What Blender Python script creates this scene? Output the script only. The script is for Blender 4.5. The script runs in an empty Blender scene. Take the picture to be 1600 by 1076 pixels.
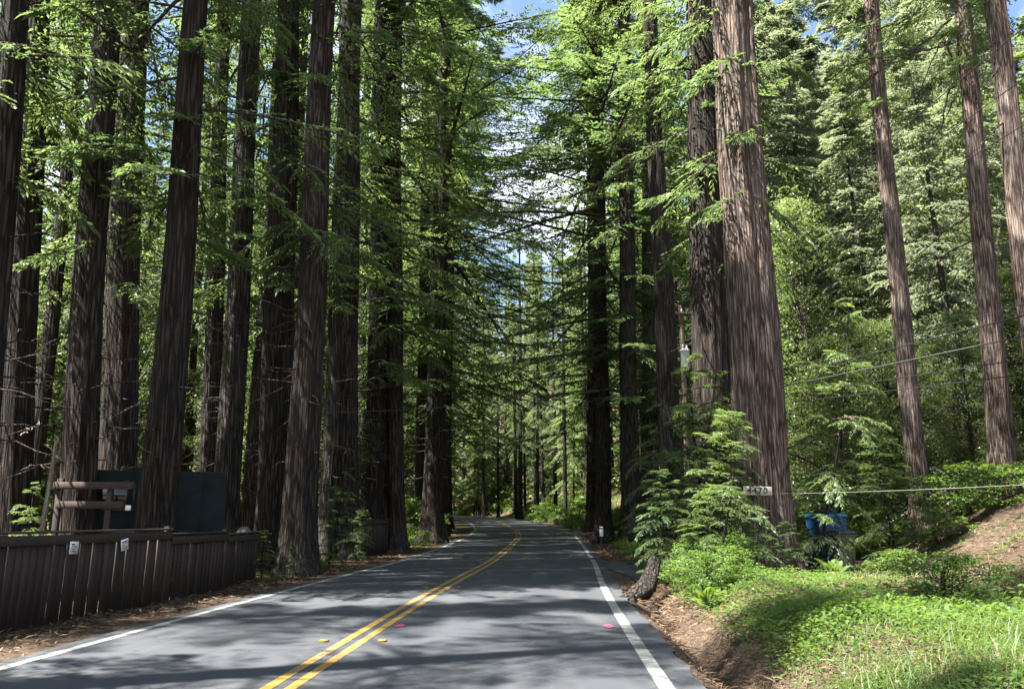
import bpy, math, random
import numpy as np
from mathutils import Vector, Matrix, Euler

random.seed(7)
R = math.radians
sc = bpy.context.scene
col = sc.collection

# ------------------------------------------------------------------ camera, sky, sun, exposure
CAM_H = 1.52
PITCH = math.atan(268 / 1230.0)
FPX = 1230.0
cam_d = bpy.data.cameras.new('camera')
cam = bpy.data.objects.new('camera', cam_d)
col.objects.link(cam)
cam.location = (0, 0, CAM_H)
cam.rotation_euler = (R(90) + PITCH, 0, 0)
cam_d.sensor_width = 36.0
cam_d.lens = 36.0 * FPX / 1600.0
cam_d.clip_start = 0.1
cam_d.clip_end = 3000
sc.camera = cam

SUN_AZ = math.atan2(-0.93, -0.36)      # from +Y towards +X : the sun stands to the left and a little behind
SUN_EL = R(61)
world = bpy.data.worlds.new('World')
sc.world = world
world.use_nodes = True
wn = world.node_tree
bg = wn.nodes['Background']
sky = wn.nodes.new('ShaderNodeTexSky')
sky.sky_type = 'NISHITA'
sky.sun_disc = False
sky.sun_elevation = SUN_EL
sky.sun_rotation = SUN_AZ
sky.air_density = 1.0
sky.dust_density = 1.0
tcw = wn.nodes.new('ShaderNodeTexCoord')
cn = wn.nodes.new('ShaderNodeTexNoise')
cn.inputs['Scale'].default_value = 3.2
cn.inputs['Detail'].default_value = 6
cr = wn.nodes.new('ShaderNodeValToRGB')
cr.color_ramp.elements[0].position = 0.50
cr.color_ramp.elements[1].position = 0.66
cmix = wn.nodes.new('ShaderNodeMixRGB')
cmix.inputs[2].default_value = (7.5, 7.8, 8.2, 1)
wn.links.new(tcw.outputs['Generated'], cn.inputs['Vector'])
wn.links.new(cn.outputs['Fac'], cr.inputs['Fac'])
wn.links.new(cr.outputs['Color'], cmix.inputs[0])
wn.links.new(sky.outputs[0], cmix.inputs[1])
wn.links.new(cmix.outputs[0], bg.inputs['Color'])
bg.inputs['Strength'].default_value = 0.05

sun_d = bpy.data.lights.new('sun', 'SUN')
sun_d.energy = 5.0
sun_d.angle = R(0.53)
sun_d.color = (1.0, 0.97, 0.92)
sun = bpy.data.objects.new('sun', sun_d)
col.objects.link(sun)
sdir = Vector((math.sin(SUN_AZ) * math.cos(SUN_EL), math.cos(SUN_AZ) * math.cos(SUN_EL), math.sin(SUN_EL)))
sun.rotation_euler = sdir.to_track_quat('Z', 'Y').to_euler()
sun.location = sdir * 80

sc.view_settings.view_transform = 'Standard'
sc.view_settings.look = 'None'
sc.view_settings.gamma = 1
sc.view_settings.use_curve_mapping = False
sc.view_settings.exposure = 2.75
sc.render.engine = 'CYCLES'
sc.cycles.max_bounces = 6
sc.cycles.diffuse_bounces = 4
sc.cycles.glossy_bounces = 2
sc.cycles.transmission_bounces = 4
sc.cycles.caustics_reflective = False
sc.cycles.caustics_refractive = False
sc.cycles.use_denoising = True

# ------------------------------------------------------------------ materials
def new_mat(name):
    m = bpy.data.materials.new(name)
    m.use_nodes = True
    nt = m.node_tree
    b = nt.nodes['Principled BSDF']
    return m, nt, b

def ramp(nt, fac, stops):
    r = nt.nodes.new('ShaderNodeValToRGB')
    el = r.color_ramp.elements
    while len(el) > 1:
        el.remove(el[-1])
    el[0].position = stops[0][0]
    el[0].color = (*stops[0][1], 1)
    for p, c in stops[1:]:
        e = el.new(p)
        e.color = (*c, 1)
    nt.links.new(fac, r.inputs['Fac'])
    return r.outputs['Color']

def noise(nt, vec, scale, detail=4, rough=0.55, dist=0.0):
    n = nt.nodes.new('ShaderNodeTexNoise')
    n.inputs['Scale'].default_value = scale
    n.inputs['Detail'].default_value = detail
    n.inputs['Roughness'].default_value = rough
    n.inputs['Distortion'].default_value = dist
    if vec is not None:
        nt.links.new(vec, n.inputs['Vector'])
    return n.outputs['Fac']

def coord(nt, scale=(1, 1, 1), which='Object'):
    t = nt.nodes.new('ShaderNodeTexCoord')
    mp = nt.nodes.new('ShaderNodeMapping')
    mp.inputs['Scale'].default_value = scale
    nt.links.new(t.outputs[which], mp.inputs['Vector'])
    return mp.outputs['Vector']

def geo_pos(nt, scale=(1, 1, 1)):
    t = nt.nodes.new('ShaderNodeNewGeometry')
    mp = nt.nodes.new('ShaderNodeMapping')
    mp.inputs['Scale'].default_value = scale
    nt.links.new(t.outputs['Position'], mp.inputs['Vector'])
    return mp.outputs['Vector']

def mixc(nt, fac, a, b, mode='MIX'):
    m = nt.nodes.new('ShaderNodeMixRGB')
    m.blend_type = mode
    for sock, v in ((0, fac), (1, a), (2, b)):
        if isinstance(v, (int, float)):
            m.inputs[sock].default_value = v
        elif isinstance(v, tuple):
            m.inputs[sock].default_value = (*v, 1)
        else:
            nt.links.new(v, m.inputs[sock])
    return m.outputs[0]

def bump(nt, b, h, strength=0.5, dist=0.02):
    bp = nt.nodes.new('ShaderNodeBump')
    bp.inputs['Strength'].default_value = strength
    bp.inputs['Distance'].default_value = dist
    nt.links.new(h, bp.inputs['Height'])
    nt.links.new(bp.outputs[0], b.inputs['Normal'])

def math_n(nt, op, a, b=0.0):
    m = nt.nodes.new('ShaderNodeMath')
    m.operation = op
    for i, v in enumerate((a, b)):
        if isinstance(v, (int, float)):
            m.inputs[i].default_value = v
        else:
            nt.links.new(v, m.inputs[i])
    return m.outputs[0]

def bark_mat(name, dark, mid, light, moss=0.0, fib=(7, 7, 0.55)):
    m, nt, b = new_mat(name)
    v = coord(nt, fib)
    f1 = noise(nt, v, 2.4, 7, 0.62, 0.5)
    f2 = noise(nt, coord(nt, (1, 1, 0.35)), 1.3, 4, 0.6)
    f3 = noise(nt, coord(nt, (28, 28, 2.2)), 1.5, 4, 0.6)
    h = math_n(nt, 'ADD', math_n(nt, 'MULTIPLY', f1, 0.75), math_n(nt, 'MULTIPLY', f3, 0.25))
    dn = nt.nodes.new('ShaderNodeTexNoise')
    dn.inputs['Scale'].default_value = 1.1
    dn.inputs['Detail'].default_value = 3
    vv = coord(nt, (11, 11, 0.8))
    nt.links.new(vv, dn.inputs['Vector'])
    va = nt.nodes.new('ShaderNodeVectorMath')
    va.operation = 'ADD'
    nt.links.new(vv, va.inputs[0])
    nt.links.new(dn.outputs['Color'], va.inputs[1])
    vo = nt.nodes.new('ShaderNodeTexVoronoi')
    vo.feature = 'DISTANCE_TO_EDGE'
    vo.inputs['Scale'].default_value = 1.15
    nt.links.new(va.outputs[0], vo.inputs['Vector'])
    crack = math_n(nt, 'MINIMUM', math_n(nt, 'MULTIPLY', vo.outputs['Distance'], 4.0), 1.0)
    h = math_n(nt, 'ADD', math_n(nt, 'MULTIPLY', h, 0.72), math_n(nt, 'MULTIPLY', crack, 0.24))
    c = ramp(nt, h, [(0.36, dark), (0.49, mid), (0.62, light)])
    grey = mixc(nt, 0.35, c, tuple(x * 0.9 + 0.03 for x in (mid[1] * 1.2, mid[1] * 1.15, mid[1] * 1.1)))
    c = mixc(nt, ramp(nt, f2, [(0.4, (0, 0, 0)), (0.62, (1, 1, 1))]), c, grey)
    oi = nt.nodes.new('ShaderNodeObjectInfo')
    hv = nt.nodes.new('ShaderNodeHueSaturation')
    nt.links.new(c, hv.inputs['Color'])
    nt.links.new(math_n(nt, 'ADD', math_n(nt, 'MULTIPLY', oi.outputs['Random'], 0.5), 0.75), hv.inputs['Value'])
    c = hv.outputs[0]
    if moss > 0:
        mz = noise(nt, coord(nt, (1, 1, 0.5)), 1.1, 5, 0.6)
        c = mixc(nt, ramp(nt, mz, [(0.62 - moss * 0.25, (0, 0, 0)), (0.75 - moss * 0.2, (1, 1, 1))]), c, (0.075, 0.085, 0.03))
    nt.links.new(c, b.inputs['Base Color'])
    b.inputs['Roughness'].default_value = 0.92
    b.inputs['Specular IOR Level'].default_value = 0.15
    bump(nt, b, h, 1.0, 0.16)
    return m

BARK = bark_mat('redwood bark', (0.011, 0.0075, 0.0055), (0.030, 0.021, 0.016), (0.078, 0.059, 0.046))  # bark darkened below its own tone, shade is put into the colour
BARK_SUN = bark_mat('redwood bark lightened as sunlit', (0.034, 0.021, 0.016), (0.15, 0.102, 0.078), (0.29, 0.215, 0.17))  # lighter copy for the sunlit trunks, sunlight painted into the bark colour
BARK_GREY = bark_mat('grey weathered bark', (0.013, 0.011, 0.009), (0.042, 0.035, 0.028), (0.11, 0.095, 0.08), 0.25)
BARK_MOSS = bark_mat('pale mossy bark', (0.16, 0.14, 0.10), (0.35, 0.31, 0.24), (0.50, 0.46, 0.38), 0.5)
TWIG = bark_mat('twig bark', (0.03, 0.02, 0.015), (0.08, 0.055, 0.04), (0.16, 0.12, 0.09), fib=(9, 9, 9))
BLEACHED = bark_mat('bleached dead wood', (0.25, 0.2, 0.15), (0.42, 0.35, 0.27), (0.55, 0.47, 0.38), fib=(9, 9, 9))

def leaf_mat(name, c0, c1, t0, t1, trans=0.45, gloss=0.35, rough=0.5):
    m, nt, b = new_mat(name)
    at = nt.nodes.new('ShaderNodeAttribute')
    at.attribute_name = 'tint'
    oi = nt.nodes.new('ShaderNodeObjectInfo')
    f = math_n(nt, 'ADD', math_n(nt, 'MULTIPLY', at.outputs['Fac'], 0.75), math_n(nt, 'MULTIPLY', oi.outputs['Random'], 0.25))
    c = ramp(nt, f, [(0.1, c0), (0.9, c1)])
    t = ramp(nt, f, [(0.1, t0), (0.9, t1)])
    nt.links.new(c, b.inputs['Base Color'])
    b.inputs['Roughness'].default_value = rough
    b.inputs['Specular IOR Level'].default_value = gloss
    tr = nt.nodes.new('ShaderNodeBsdfTranslucent')
    nt.links.new(t, tr.inputs['Color'])
    mx = nt.nodes.new('ShaderNodeMixShader')
    mx.inputs[0].default_value = trans
    nt.links.new(b.outputs[0], mx.inputs[1])
    nt.links.new(tr.outputs[0], mx.inputs[2])
    nt.links.new(mx.outputs[0], nt.nodes['Material Output'].inputs['Surface'])
    return m

L_RED = leaf_mat('redwood needles', (0.04, 0.072, 0.03), (0.11, 0.148, 0.055), (0.10, 0.17, 0.04), (0.24, 0.315, 0.09), 0.48)
L_FIR = leaf_mat('fir needles', (0.075, 0.095, 0.06), (0.155, 0.17, 0.115), (0.14, 0.18, 0.08), (0.30, 0.335, 0.17), 0.45, 0.35)
L_BRIGHT = leaf_mat('fresh green needles', (0.065, 0.11, 0.035), (0.13, 0.175, 0.055), (0.15, 0.24, 0.05), (0.29, 0.37, 0.11), 0.47)
L_BROAD = leaf_mat('broad leaves', (0.045, 0.075, 0.02), (0.13, 0.15, 0.05), (0.14, 0.22, 0.04), (0.30, 0.37, 0.11), 0.48, 0.6, 0.4)
L_SAP = leaf_mat('young redwood needles', (0.045, 0.095, 0.04), (0.11, 0.165, 0.06), (0.12, 0.19, 0.04), (0.26, 0.33, 0.07), 0.42, 0.5, 0.45)
L_HERB = leaf_mat('herb leaves', (0.035, 0.085, 0.018), (0.10, 0.165, 0.035), (0.12, 0.22, 0.02), (0.24, 0.33, 0.04), 0.45, 0.4)
L_GRASS = leaf_mat('grass blades', (0.04, 0.085, 0.02), (0.11, 0.15, 0.045), (0.14, 0.22, 0.03), (0.26, 0.32, 0.06), 0.4, 0.4)
L_DRY = leaf_mat('dry needle litter', (0.06, 0.035, 0.022), (0.25, 0.17, 0.105), (0.1, 0.05, 0.02), (0.2, 0.12, 0.06), 0.1, 0.2, 0.8)

def simple_mat(name, c, rough=0.7, var=0.25, scale=6, spec=0.3, bmp=0.0, stretch=(1, 1, 1), metal=0.0):
    m, nt, b = new_mat(name)
    f = noise(nt, coord(nt, stretch), scale, 5, 0.6)
    cc = ramp(nt, f, [(0.3, tuple(x * (1 - var) for x in c)), (0.7, tuple(min(1, x * (1 + var)) for x in c))])
    nt.links.new(cc, b.inputs['Base Color'])
    b.inputs['Roughness'].default_value = rough
    b.inputs['Specular IOR Level'].default_value = spec
    b.inputs['Metallic'].default_value = metal
    if bmp > 0:
        bump(nt, b, f, bmp, 0.01)
    return m

def board_mat():
    m, nt, b = new_mat('stained fence wood')
    oi = nt.nodes.new('ShaderNodeObjectInfo')
    v = coord(nt, (30, 30, 1.4))
    f = noise(nt, v, 1.6, 6, 0.6, 0.6)
    c = ramp(nt, f, [(0.3, (0.014, 0.0085, 0.006)), (0.7, (0.046, 0.029, 0.020))])
    hv = nt.nodes.new('ShaderNodeHueSaturation')
    nt.links.new(c, hv.inputs['Color'])
    nt.links.new(math_n(nt, 'ADD', math_n(nt, 'MULTIPLY', oi.outputs['Random'], 0.7), 0.65), hv.inputs['Value'])
    nt.links.new(hv.outputs[0], b.inputs['Base Color'])
    b.inputs['Roughness'].default_value = 0.85
    bump(nt, b, f, 0.6, 0.008)
    return m
BOARD = board_mat()

def asphalt_mat():
    m, nt, b = new_mat('asphalt')
    p = geo_pos(nt)
    fine = noise(nt, p, 90, 3, 0.7)
    big = noise(nt, p, 0.5, 5, 0.6)
    streak = noise(nt, geo_pos(nt, (1.6, 0.09, 1)), 1.2, 5, 0.6)
    c = ramp(nt, fine, [(0.25, (0.024, 0.026, 0.030)), (0.6, (0.044, 0.047, 0.053)), (0.85, (0.11, 0.11, 0.11))])
    c = mixc(nt, ramp(nt, big, [(0.35, (0, 0, 0)), (0.7, (0.55, 0.55, 0.55))]), c, (0.04, 0.042, 0.046))
    c = mixc(nt, ramp(nt, streak, [(0.45, (0, 0, 0)), (0.7, (0.4, 0.4, 0.4))]), c, (0.075, 0.075, 0.074))
    # hairline cracks
    vo = nt.nodes.new('ShaderNodeTexVoronoi')
    vo.feature = 'DISTANCE_TO_EDGE'
    vo.inputs['Scale'].default_value = 0.45
    wv = nt.nodes.new('ShaderNodeVectorMath')
    wv.operation = 'ADD'
    nz = nt.nodes.new('ShaderNodeTexNoise')
    nz.inputs['Scale'].default_value = 2.0
    nt.links.new(p, nz.inputs['Vector'])
    nt.links.new(p, wv.inputs[0])
    nt.links.new(nz.outputs['Color'], wv.inputs[1])
    nt.links.new(wv.outputs[0], vo.inputs['Vector'])
    crk = ramp(nt, vo.outputs['Distance'], [(0.0, (0.8, 0.8, 0.8)), (0.012, (0, 0, 0))])
    c = mixc(nt, crk, c, (0.02, 0.02, 0.02))
    nt.links.new(c, b.inputs['Base Color'])
    b.inputs['Roughness'].default_value = 0.78
    b.inputs['Specular IOR Level'].default_value = 0.35
    bump(nt, b, fine, 0.5, 0.006)
    return m
ASPHALT = asphalt_mat()

def paint_mat(name, c, wear=0.5):
    m, nt, b = new_mat(name)
    p = geo_pos(nt)
    w1 = noise(nt, p, 26, 5, 0.7)
    w2 = noise(nt, p, 1.7, 4, 0.6)
    h = math_n(nt, 'ADD', math_n(nt, 'MULTIPLY', w1, 0.6), math_n(nt, 'MULTIPLY', w2, 0.4))
    f = ramp(nt, h, [(wear - 0.06, (1, 1, 1)), (wear + 0.02, (0, 0, 0))])
    dirt = noise(nt, p, 4, 4, 0.6)
    cc = mixc(nt, ramp(nt, dirt, [(0.35, (0.35, 0.35, 0.35)), (0.65, (0, 0, 0))]), c, tuple(x * 0.55 for x in c))
    cc = mixc(nt, f, cc, (0.075, 0.075, 0.075))
    nt.links.new(cc, b.inputs['Base Color'])
    b.inputs['Roughness'].default_value = 0.7
    return m
WHITE_P = paint_mat('white road paint', (0.26, 0.255, 0.225), 0.48)
YELLOW_P = paint_mat('yellow road paint', (0.30, 0.175, 0.026), 0.475)
PINK_P = paint_mat('pink survey paint', (0.5, 0.05, 0.12), 0.50)

def ground_mat():
    m, nt, b = new_mat('forest floor')
    p = geo_pos(nt)
    f1 = noise(nt, p, 0.9, 6, 0.6)
    f2 = noise(nt, p, 14, 6, 0.7, 0.8)
    f3 = noise(nt, p, 60, 3, 0.7)
    c = ramp(nt, f2, [(0.34, (0.022, 0.016, 0.012)), (0.5, (0.075, 0.05, 0.034)), (0.66, (0.19, 0.135, 0.092))])
    c2 = ramp(nt, f3, [(0.3, (0.03, 0.023, 0.017)), (0.7, (0.13, 0.098, 0.07))])
    c = mixc(nt, ramp(nt, f1, [(0.35, (0, 0, 0)), (0.65, (1, 1, 1))]), c, c2)
    nt.links.new(c, b.inputs['Base Color'])
    b.inputs['Roughness'].default_value = 0.95
    b.inputs['Specular IOR Level'].default_value = 0.1
    bump(nt, b, math_n(nt, 'ADD', f2, f3), 0.9, 0.03)
    return m
GROUND = ground_mat()
GRAVEL = simple_mat('pale gravel', (0.33, 0.30, 0.26), 0.95, 0.3, 25, 0.1, 0.6)

# ------------------------------------------------------------------ mesh helpers
def link(o, parent=None):
    col.objects.link(o)
    if parent is not None:
        o.parent = parent
    return o

def np_mesh(name, V, Fq, mat=None, smooth=False, tint=None):
    """V (n,3), Fq (m,k) with one k for all faces"""
    me = bpy.data.meshes.new(name)
    V = np.ascontiguousarray(V, dtype=np.float32)
    Fq = np.ascontiguousarray(Fq, dtype=np.int32)
    n, k = Fq.shape
    me.vertices.add(len(V))
    me.vertices.foreach_set('co', V.ravel())
    me.loops.add(n * k)
    me.loops.foreach_set('vertex_index', Fq.ravel())
    me.polygons.add(n)
    me.polygons.foreach_set('loop_start', np.arange(0, n * k, k, dtype=np.int32))
    if smooth:
        me.polygons.foreach_set('use_smooth', np.ones(n, dtype=bool))
    if tint is not None:
        a = me.attributes.new('tint', 'FLOAT', 'POINT')
        a.data.foreach_set('value', np.ascontiguousarray(tint, dtype=np.float32))
    me.update(calc_edges=True)
    if mat:
        me.materials.append(mat)
    return me

def obj(name, me, parent=None, loc=None):
    o = bpy.data.objects.new(name, me)
    if loc is not None:
        o.location = loc
    return link(o, parent)

def empty(name, loc, label=None, cat=None, group=None):
    o = bpy.data.objects.new(name, None)
    o.location = loc
    o.empty_display_size = 0.3
    link(o)
    return tag(o, label, cat, group)

def tag(o, label=None, cat=None, group=None, kind=None):
    if label:
        o['label'] = label
    if cat:
        o['category'] = cat
    if group:
        o['group'] = group
    if kind:
        o['kind'] = kind
    return o

def nrm(a):
    return a / np.maximum(np.linalg.norm(a, axis=-1, keepdims=True), 1e-9)

def tubes(paths, radii, k=5):
    """paths (n,m,3), radii (n,m) -> V, F"""
    P = np.asarray(paths, float)
    r = np.asarray(radii, float)
    n, m, _ = P.shape
    T = np.gradient(P, axis=1)
    T = nrm(T)
    ref = np.where(np.abs(T[..., 2:3]) > 0.8, np.array([1.0, 0, 0]), np.array([0, 0, 1.0]))
    S = nrm(np.cross(T, ref))
    U = np.cross(S, T)
    a = np.arange(k) / k * 2 * np.pi
    ring = P[:, :, None, :] + r[:, :, None, None] * (np.cos(a)[None, None, :, None] * S[:, :, None, :] + np.sin(a)[None, None, :, None] * U[:, :, None, :])
    V = ring.reshape(-1, 3)
    i = np.arange(n)[:, None, None]
    j = np.arange(m - 1)[None, :, None]
    q = np.arange(k)[None, None, :]
    b0 = (i * m + j) * k
    f = np.stack([b0 + q, b0 + (q + 1) % k, b0 + k + (q + 1) % k, b0 + k + q], -1).reshape(-1, 4)
    return V, f

def join(parts):
    Vs, Fs, o = [], [], 0
    for V, F in parts:
        Vs.append(np.asarray(V, float))
        Fs.append(np.asarray(F) + o)
        o += len(V)
    return np.concatenate(Vs), np.concatenate(Fs)

def box(cx, cy, cz, sx, sy, sz, bev=0.0, rz=0.0):
    """box with optional chamfer built by nesting: returns V,F quads"""
    x, y, z = sx / 2, sy / 2, sz / 2
    V = np.array([[-x, -y, -z], [x, -y, -z], [x, y, -z], [-x, y, -z], [-x, -y, z], [x, -y, z], [x, y, z], [-x, y, z]], float)
    F = np.array([[0, 3, 2, 1], [4, 5, 6, 7], [0, 1, 5, 4], [1, 2, 6, 5], [2, 3, 7, 6], [3, 0, 4, 7]])
    if rz:
        c, s = math.cos(rz), math.sin(rz)
        V = V @ np.array([[c, s, 0], [-s, c, 0], [0, 0, 1]])
    return V + np.array([cx, cy, cz]), F

def bevel(o, w=0.01, seg=2):
    md = o.modifiers.new('bevel', 'BEVEL')
    md.width = w
    md.segments = seg
    md.limit_method = 'ANGLE'
    return o

def kites(P, D, N, L, W, curl=0.12, rng=None):
    """leaf-sized kite quads from base points, directions, normals, lengths, widths"""
    D = nrm(D)
    S = nrm(np.cross(D, N))
    U = np.cross(S, D)
    L = L[:, None]
    W = W[:, None]
    v0 = P
    v1 = P + D * L * 0.45 + S * W * 0.5 + U * L * curl * 0.5
    v2 = P + D * L - U * L * curl
    v3 = P + D * L * 0.45 - S * W * 0.5 + U * L * curl * 0.5
    V = np.stack([v0, v1, v2, v3], 1).reshape(-1, 3)
    F = np.arange(len(P) * 4).reshape(-1, 4)
    return V, F

# ------------------------------------------------------------------ terrain
_cy = np.array([-60, -20, 0, 7.6, 14, 19.2, 26.8, 39.5, 50, 63, 78, 90, 110, 130, 160, 200])
_cx = np.array([-4.2, -3.1, -2.42, -2.12, -1.78, -1.42, -0.78, -0.05, 0.45, 0.35, -0.75, -2.3, -8, -18, -38, -70])
_zy = np.array([-60, 30, 40, 50, 63, 78, 90, 110, 150, 400])
_zz = np.array([0, 0, 0.12, 0.28, 0.48, 0.78, 1.08, 1.5, 2.0, 3.0])

def _spl(xk, yk):
    xs = np.arange(xk[0], xk[-1] + 0.01, 0.5)
    ys = np.interp(xs, xk, yk)
    ker = np.hanning(17)
    ker /= ker.sum()
    pad = np.concatenate([np.full(8, 0.0) + ys[0] - (ys[1] - ys[0]) * np.arange(8, 0, -1), ys, ys[-1] + (ys[-1] - ys[-2]) * np.arange(1, 9)])
    return xs, np.convolve(pad, ker, 'valid')
_CX = _spl(_cy, _cx)
_ZX = _spl(_zy, _zz)
def C(Y):
    return np.interp(Y, *_CX)
def ZR(Y):
    return np.interp(Y, *_ZX)
def sst(a, b, x):
    t = np.clip((x - a) / (b - a), 0, 1)
    return t * t * (3 - 2 * t)
_x0y = np.array([-60, 12, 20, 30, 45, 60, 72, 80, 90, 110, 130, 160, 300])
_x0x = np.array([6.6, 6.6, 9.6, 12.8, 18, 18, 10, 6.2, 4.2, -2, -11, -28, -120])
EDGE_L, EDGE_R = -3.42, 3.86

_w = np.random.RandomState(3)
_wk = _w.uniform(-1, 1, (14, 2)) * np.array([1, 1])
_wp = _w.uniform(0, 6.28, 14)
def wob(X, Y, f=1.0):
    z = 0
    for i in range(14):
        k = _wk[i] * f * (1 + i * 0.35)
        z = z + np.sin(k[0] * X + k[1] * Y + _wp[i]) / (1 + i * 0.45)
    return z / 4.0

def gz(X, Y):
    X = np.asarray(X, float)
    Y = np.asarray(Y, float)
    s = X - C(Y)
    base = ZR(Y)
    r = s - EDGE_R
    l = -(s - EDGE_L)
    z = base - 0.03 + 0 * X
    wd = sst(3, 6, Y) * (1 - sst(17.0, 19.0, Y))
    wb = 1 - sst(15.5, 19.5, Y) * 0.85
    z = z - 0.36 * wd * np.exp(-((r - 0.55) / 0.27) ** 2)
    z = z + 0.40 * wb * sst(0.8, 2.1, r)
    q = X - np.interp(Y, _x0y, _x0x)
    hill = np.where(q > 0, np.where(q < 1.5, 0.2 * q * q, 0.45 + (q - 1.5) * 0.55), 0)
    hill = np.where(q > 8, 0.45 + 6.5 * 0.55 + (q - 8) * 0.36, hill)
    z = z + np.minimum(hill, 34) * sst(0.6, 2.0, r)
    z = z - 0.25 * sst(2.5, 9, l) + np.maximum(0, l - 70) * 0.22
    z = z + np.maximum(0, Y - 135) * 0.10 * sst(3, 14, np.abs(s))
    rough = sst(0.15, 1.4, np.maximum(r, l))
    z = z + rough * (0.05 * wob(X, Y, 1.6) + 0.10 * wob(X, Y, 0.35) * sst(3, 8, np.maximum(r, l)))
    return z
def gz1(x, y):
    return float(gz(np.array([x]), np.array([y]))[0])

def px_ray(px, py):
    u, v = (px - 800) / FPX, (538 - py) / FPX
    return np.array([u, math.cos(PITCH) - v * math.sin(PITCH), math.sin(PITCH) + v * math.cos(PITCH)])
def px_at(px, py, Y):
    d = px_ray(px, py)
    t = Y / d[1]
    return np.array([d[0] * t, Y, CAM_H + d[2] * t])

s_ax = np.unique(np.concatenate([np.linspace(-400, -60, 18), np.linspace(-60, -10, 36), np.linspace(-10, -3.42, 30), np.linspace(-3.42, 3.92, 9),
                                 np.linspace(3.92, 11, 60), np.linspace(11, 30, 40), np.linspace(30, 90, 30), np.linspace(90, 400, 14)]))
y_ax = np.unique(np.concatenate([np.linspace(-60, 2, 20), np.linspace(2, 22, 110), np.linspace(22, 50, 80), np.linspace(50, 130, 80), np.linspace(130, 600, 30)]))
SS, YY = np.meshgrid(s_ax, y_ax)
XX = SS + C(YY)
ZZ = gz(XX, YY)
ny, nx = SS.shape
ii = (np.arange(ny - 1)[:, None] * nx + np.arange(nx - 1)[None, :])
FF = np.stack([ii, ii + 1, ii + nx + 1, ii + nx], -1).reshape(-1, 4)
g = obj('ground', np_mesh('ground', np.stack([XX, YY, ZZ], -1).reshape(-1, 3), FF, GROUND, True))
tag(g, kind='structure')

# road surface and painted lines
def strip(name, s0, s1, y0, y1, dz, mat, step=0.5, jag=(0, 0), cols=2):
    ys = np.arange(y0, y1 + 0.001, step)
    rs = np.random.RandomState(len(name))
    j0 = jag[0] * (wob(ys * 2.1, ys * 0, 1.0) + 0.6 * rs.uniform(-1, 1, len(ys)))
    j1 = jag[1] * (wob(ys * 1.7, ys * 0 + 9, 1.0) + 0.6 * rs.uniform(-1, 1, len(ys)))
    t = np.linspace(0, 1, cols)
    S = (s0 + j0)[:, None] * (1 - t) + (s1 + j1)[:, None] * t
    Y = np.repeat(ys[:, None], cols, 1)
    X = S + C(Y)
    Z = ZR(Y) + dz
    nyy = len(ys)
    i2 = np.arange(nyy - 1)[:, None] * cols + np.arange(cols - 1)[None, :]
    F = np.stack([i2, i2 + 1, i2 + cols + 1, i2 + cols], -1).reshape(-1, 4)
    o = obj(name, np_mesh(name, np.stack([X, Y, Z], -1).reshape(-1, 3), F, mat, True))
    return tag(o, kind='structure')
strip('road', EDGE_L, EDGE_R, -40, 170, 0.0, ASPHALT, 0.25, (0.05, 0.06), 6)
strip('edge_line', -3.22, -3.09, -40, 170, 0.004, WHITE_P, 0.5)
strip('edge_line', 3.44, 3.59, -40, 21, 0.004, WHITE_P, 0.5)
strip('edge_line', 3.44, 3.59, 21.3, 29.5, 0.004, WHITE_P, 0.5)
strip('edge_line', 3.44, 3.59, 30.5, 62, 0.004, WHITE_P, 0.5)
strip('centre_line', -0.165, -0.055, -40, 170, 0.004, YELLOW_P, 0.5)
strip('centre_line', 0.055, 0.165, -40, 170, 0.004, YELLOW_P, 0.5)

def ribbon(name, pts, w, dz, mat, n=40):
    pts = np.array(pts, float)
    t = np.linspace(0, len(pts) - 1, n)
    cx_ = np.interp(t, np.arange(len(pts)), pts[:, 0])
    cy_ = np.interp(t, np.arange(len(pts)), pts[:, 1])
    T = nrm(np.stack([np.gradient(cx_), np.gradient(cy_)], -1))
    Nn = np.stack([-T[:, 1], T[:, 0]], -1)
    k = 7
    off = np.linspace(-0.5, 0.5, k)
    ww = np.interp(t, np.arange(len(w)), w)
    ed = 1 + 0.06 * np.sin(t * 9.7) + 0.05 * np.sin(t * 23)
    X = cx_[:, None] + Nn[:, :1] * off[None] * (ww * ed)[:, None]
    Y = cy_[:, None] + Nn[:, 1:] * off[None] * (ww * ed)[:, None]
    Z = gz(X, Y) + dz
    i2 = np.arange(n - 1)[:, None] * k + np.arange(k - 1)[None, :]
    F = np.stack([i2, i2 + 1, i2 + k + 1, i2 + k], -1).reshape(-1, 4)
    return tag(obj(name, np_mesh(name, np.stack([X, Y, Z], -1).reshape(-1, 3), F, mat, True)), kind='structure')
ribbon('driveway', [(2.9, 24.2), (4.6, 24.3), (6.0, 24.8), (8.6, 26.5)], [9.5, 6.5, 4.6, 3.6], 0.022, ASPHALT)
ribbon('gravel_driveway', [(3.8, 56), (8, 55), (13, 50), (17.0, 42), (19.5, 36)], [8, 4.5, 3.6, 3.4, 3.4], 0.03, GRAVEL)

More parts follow.
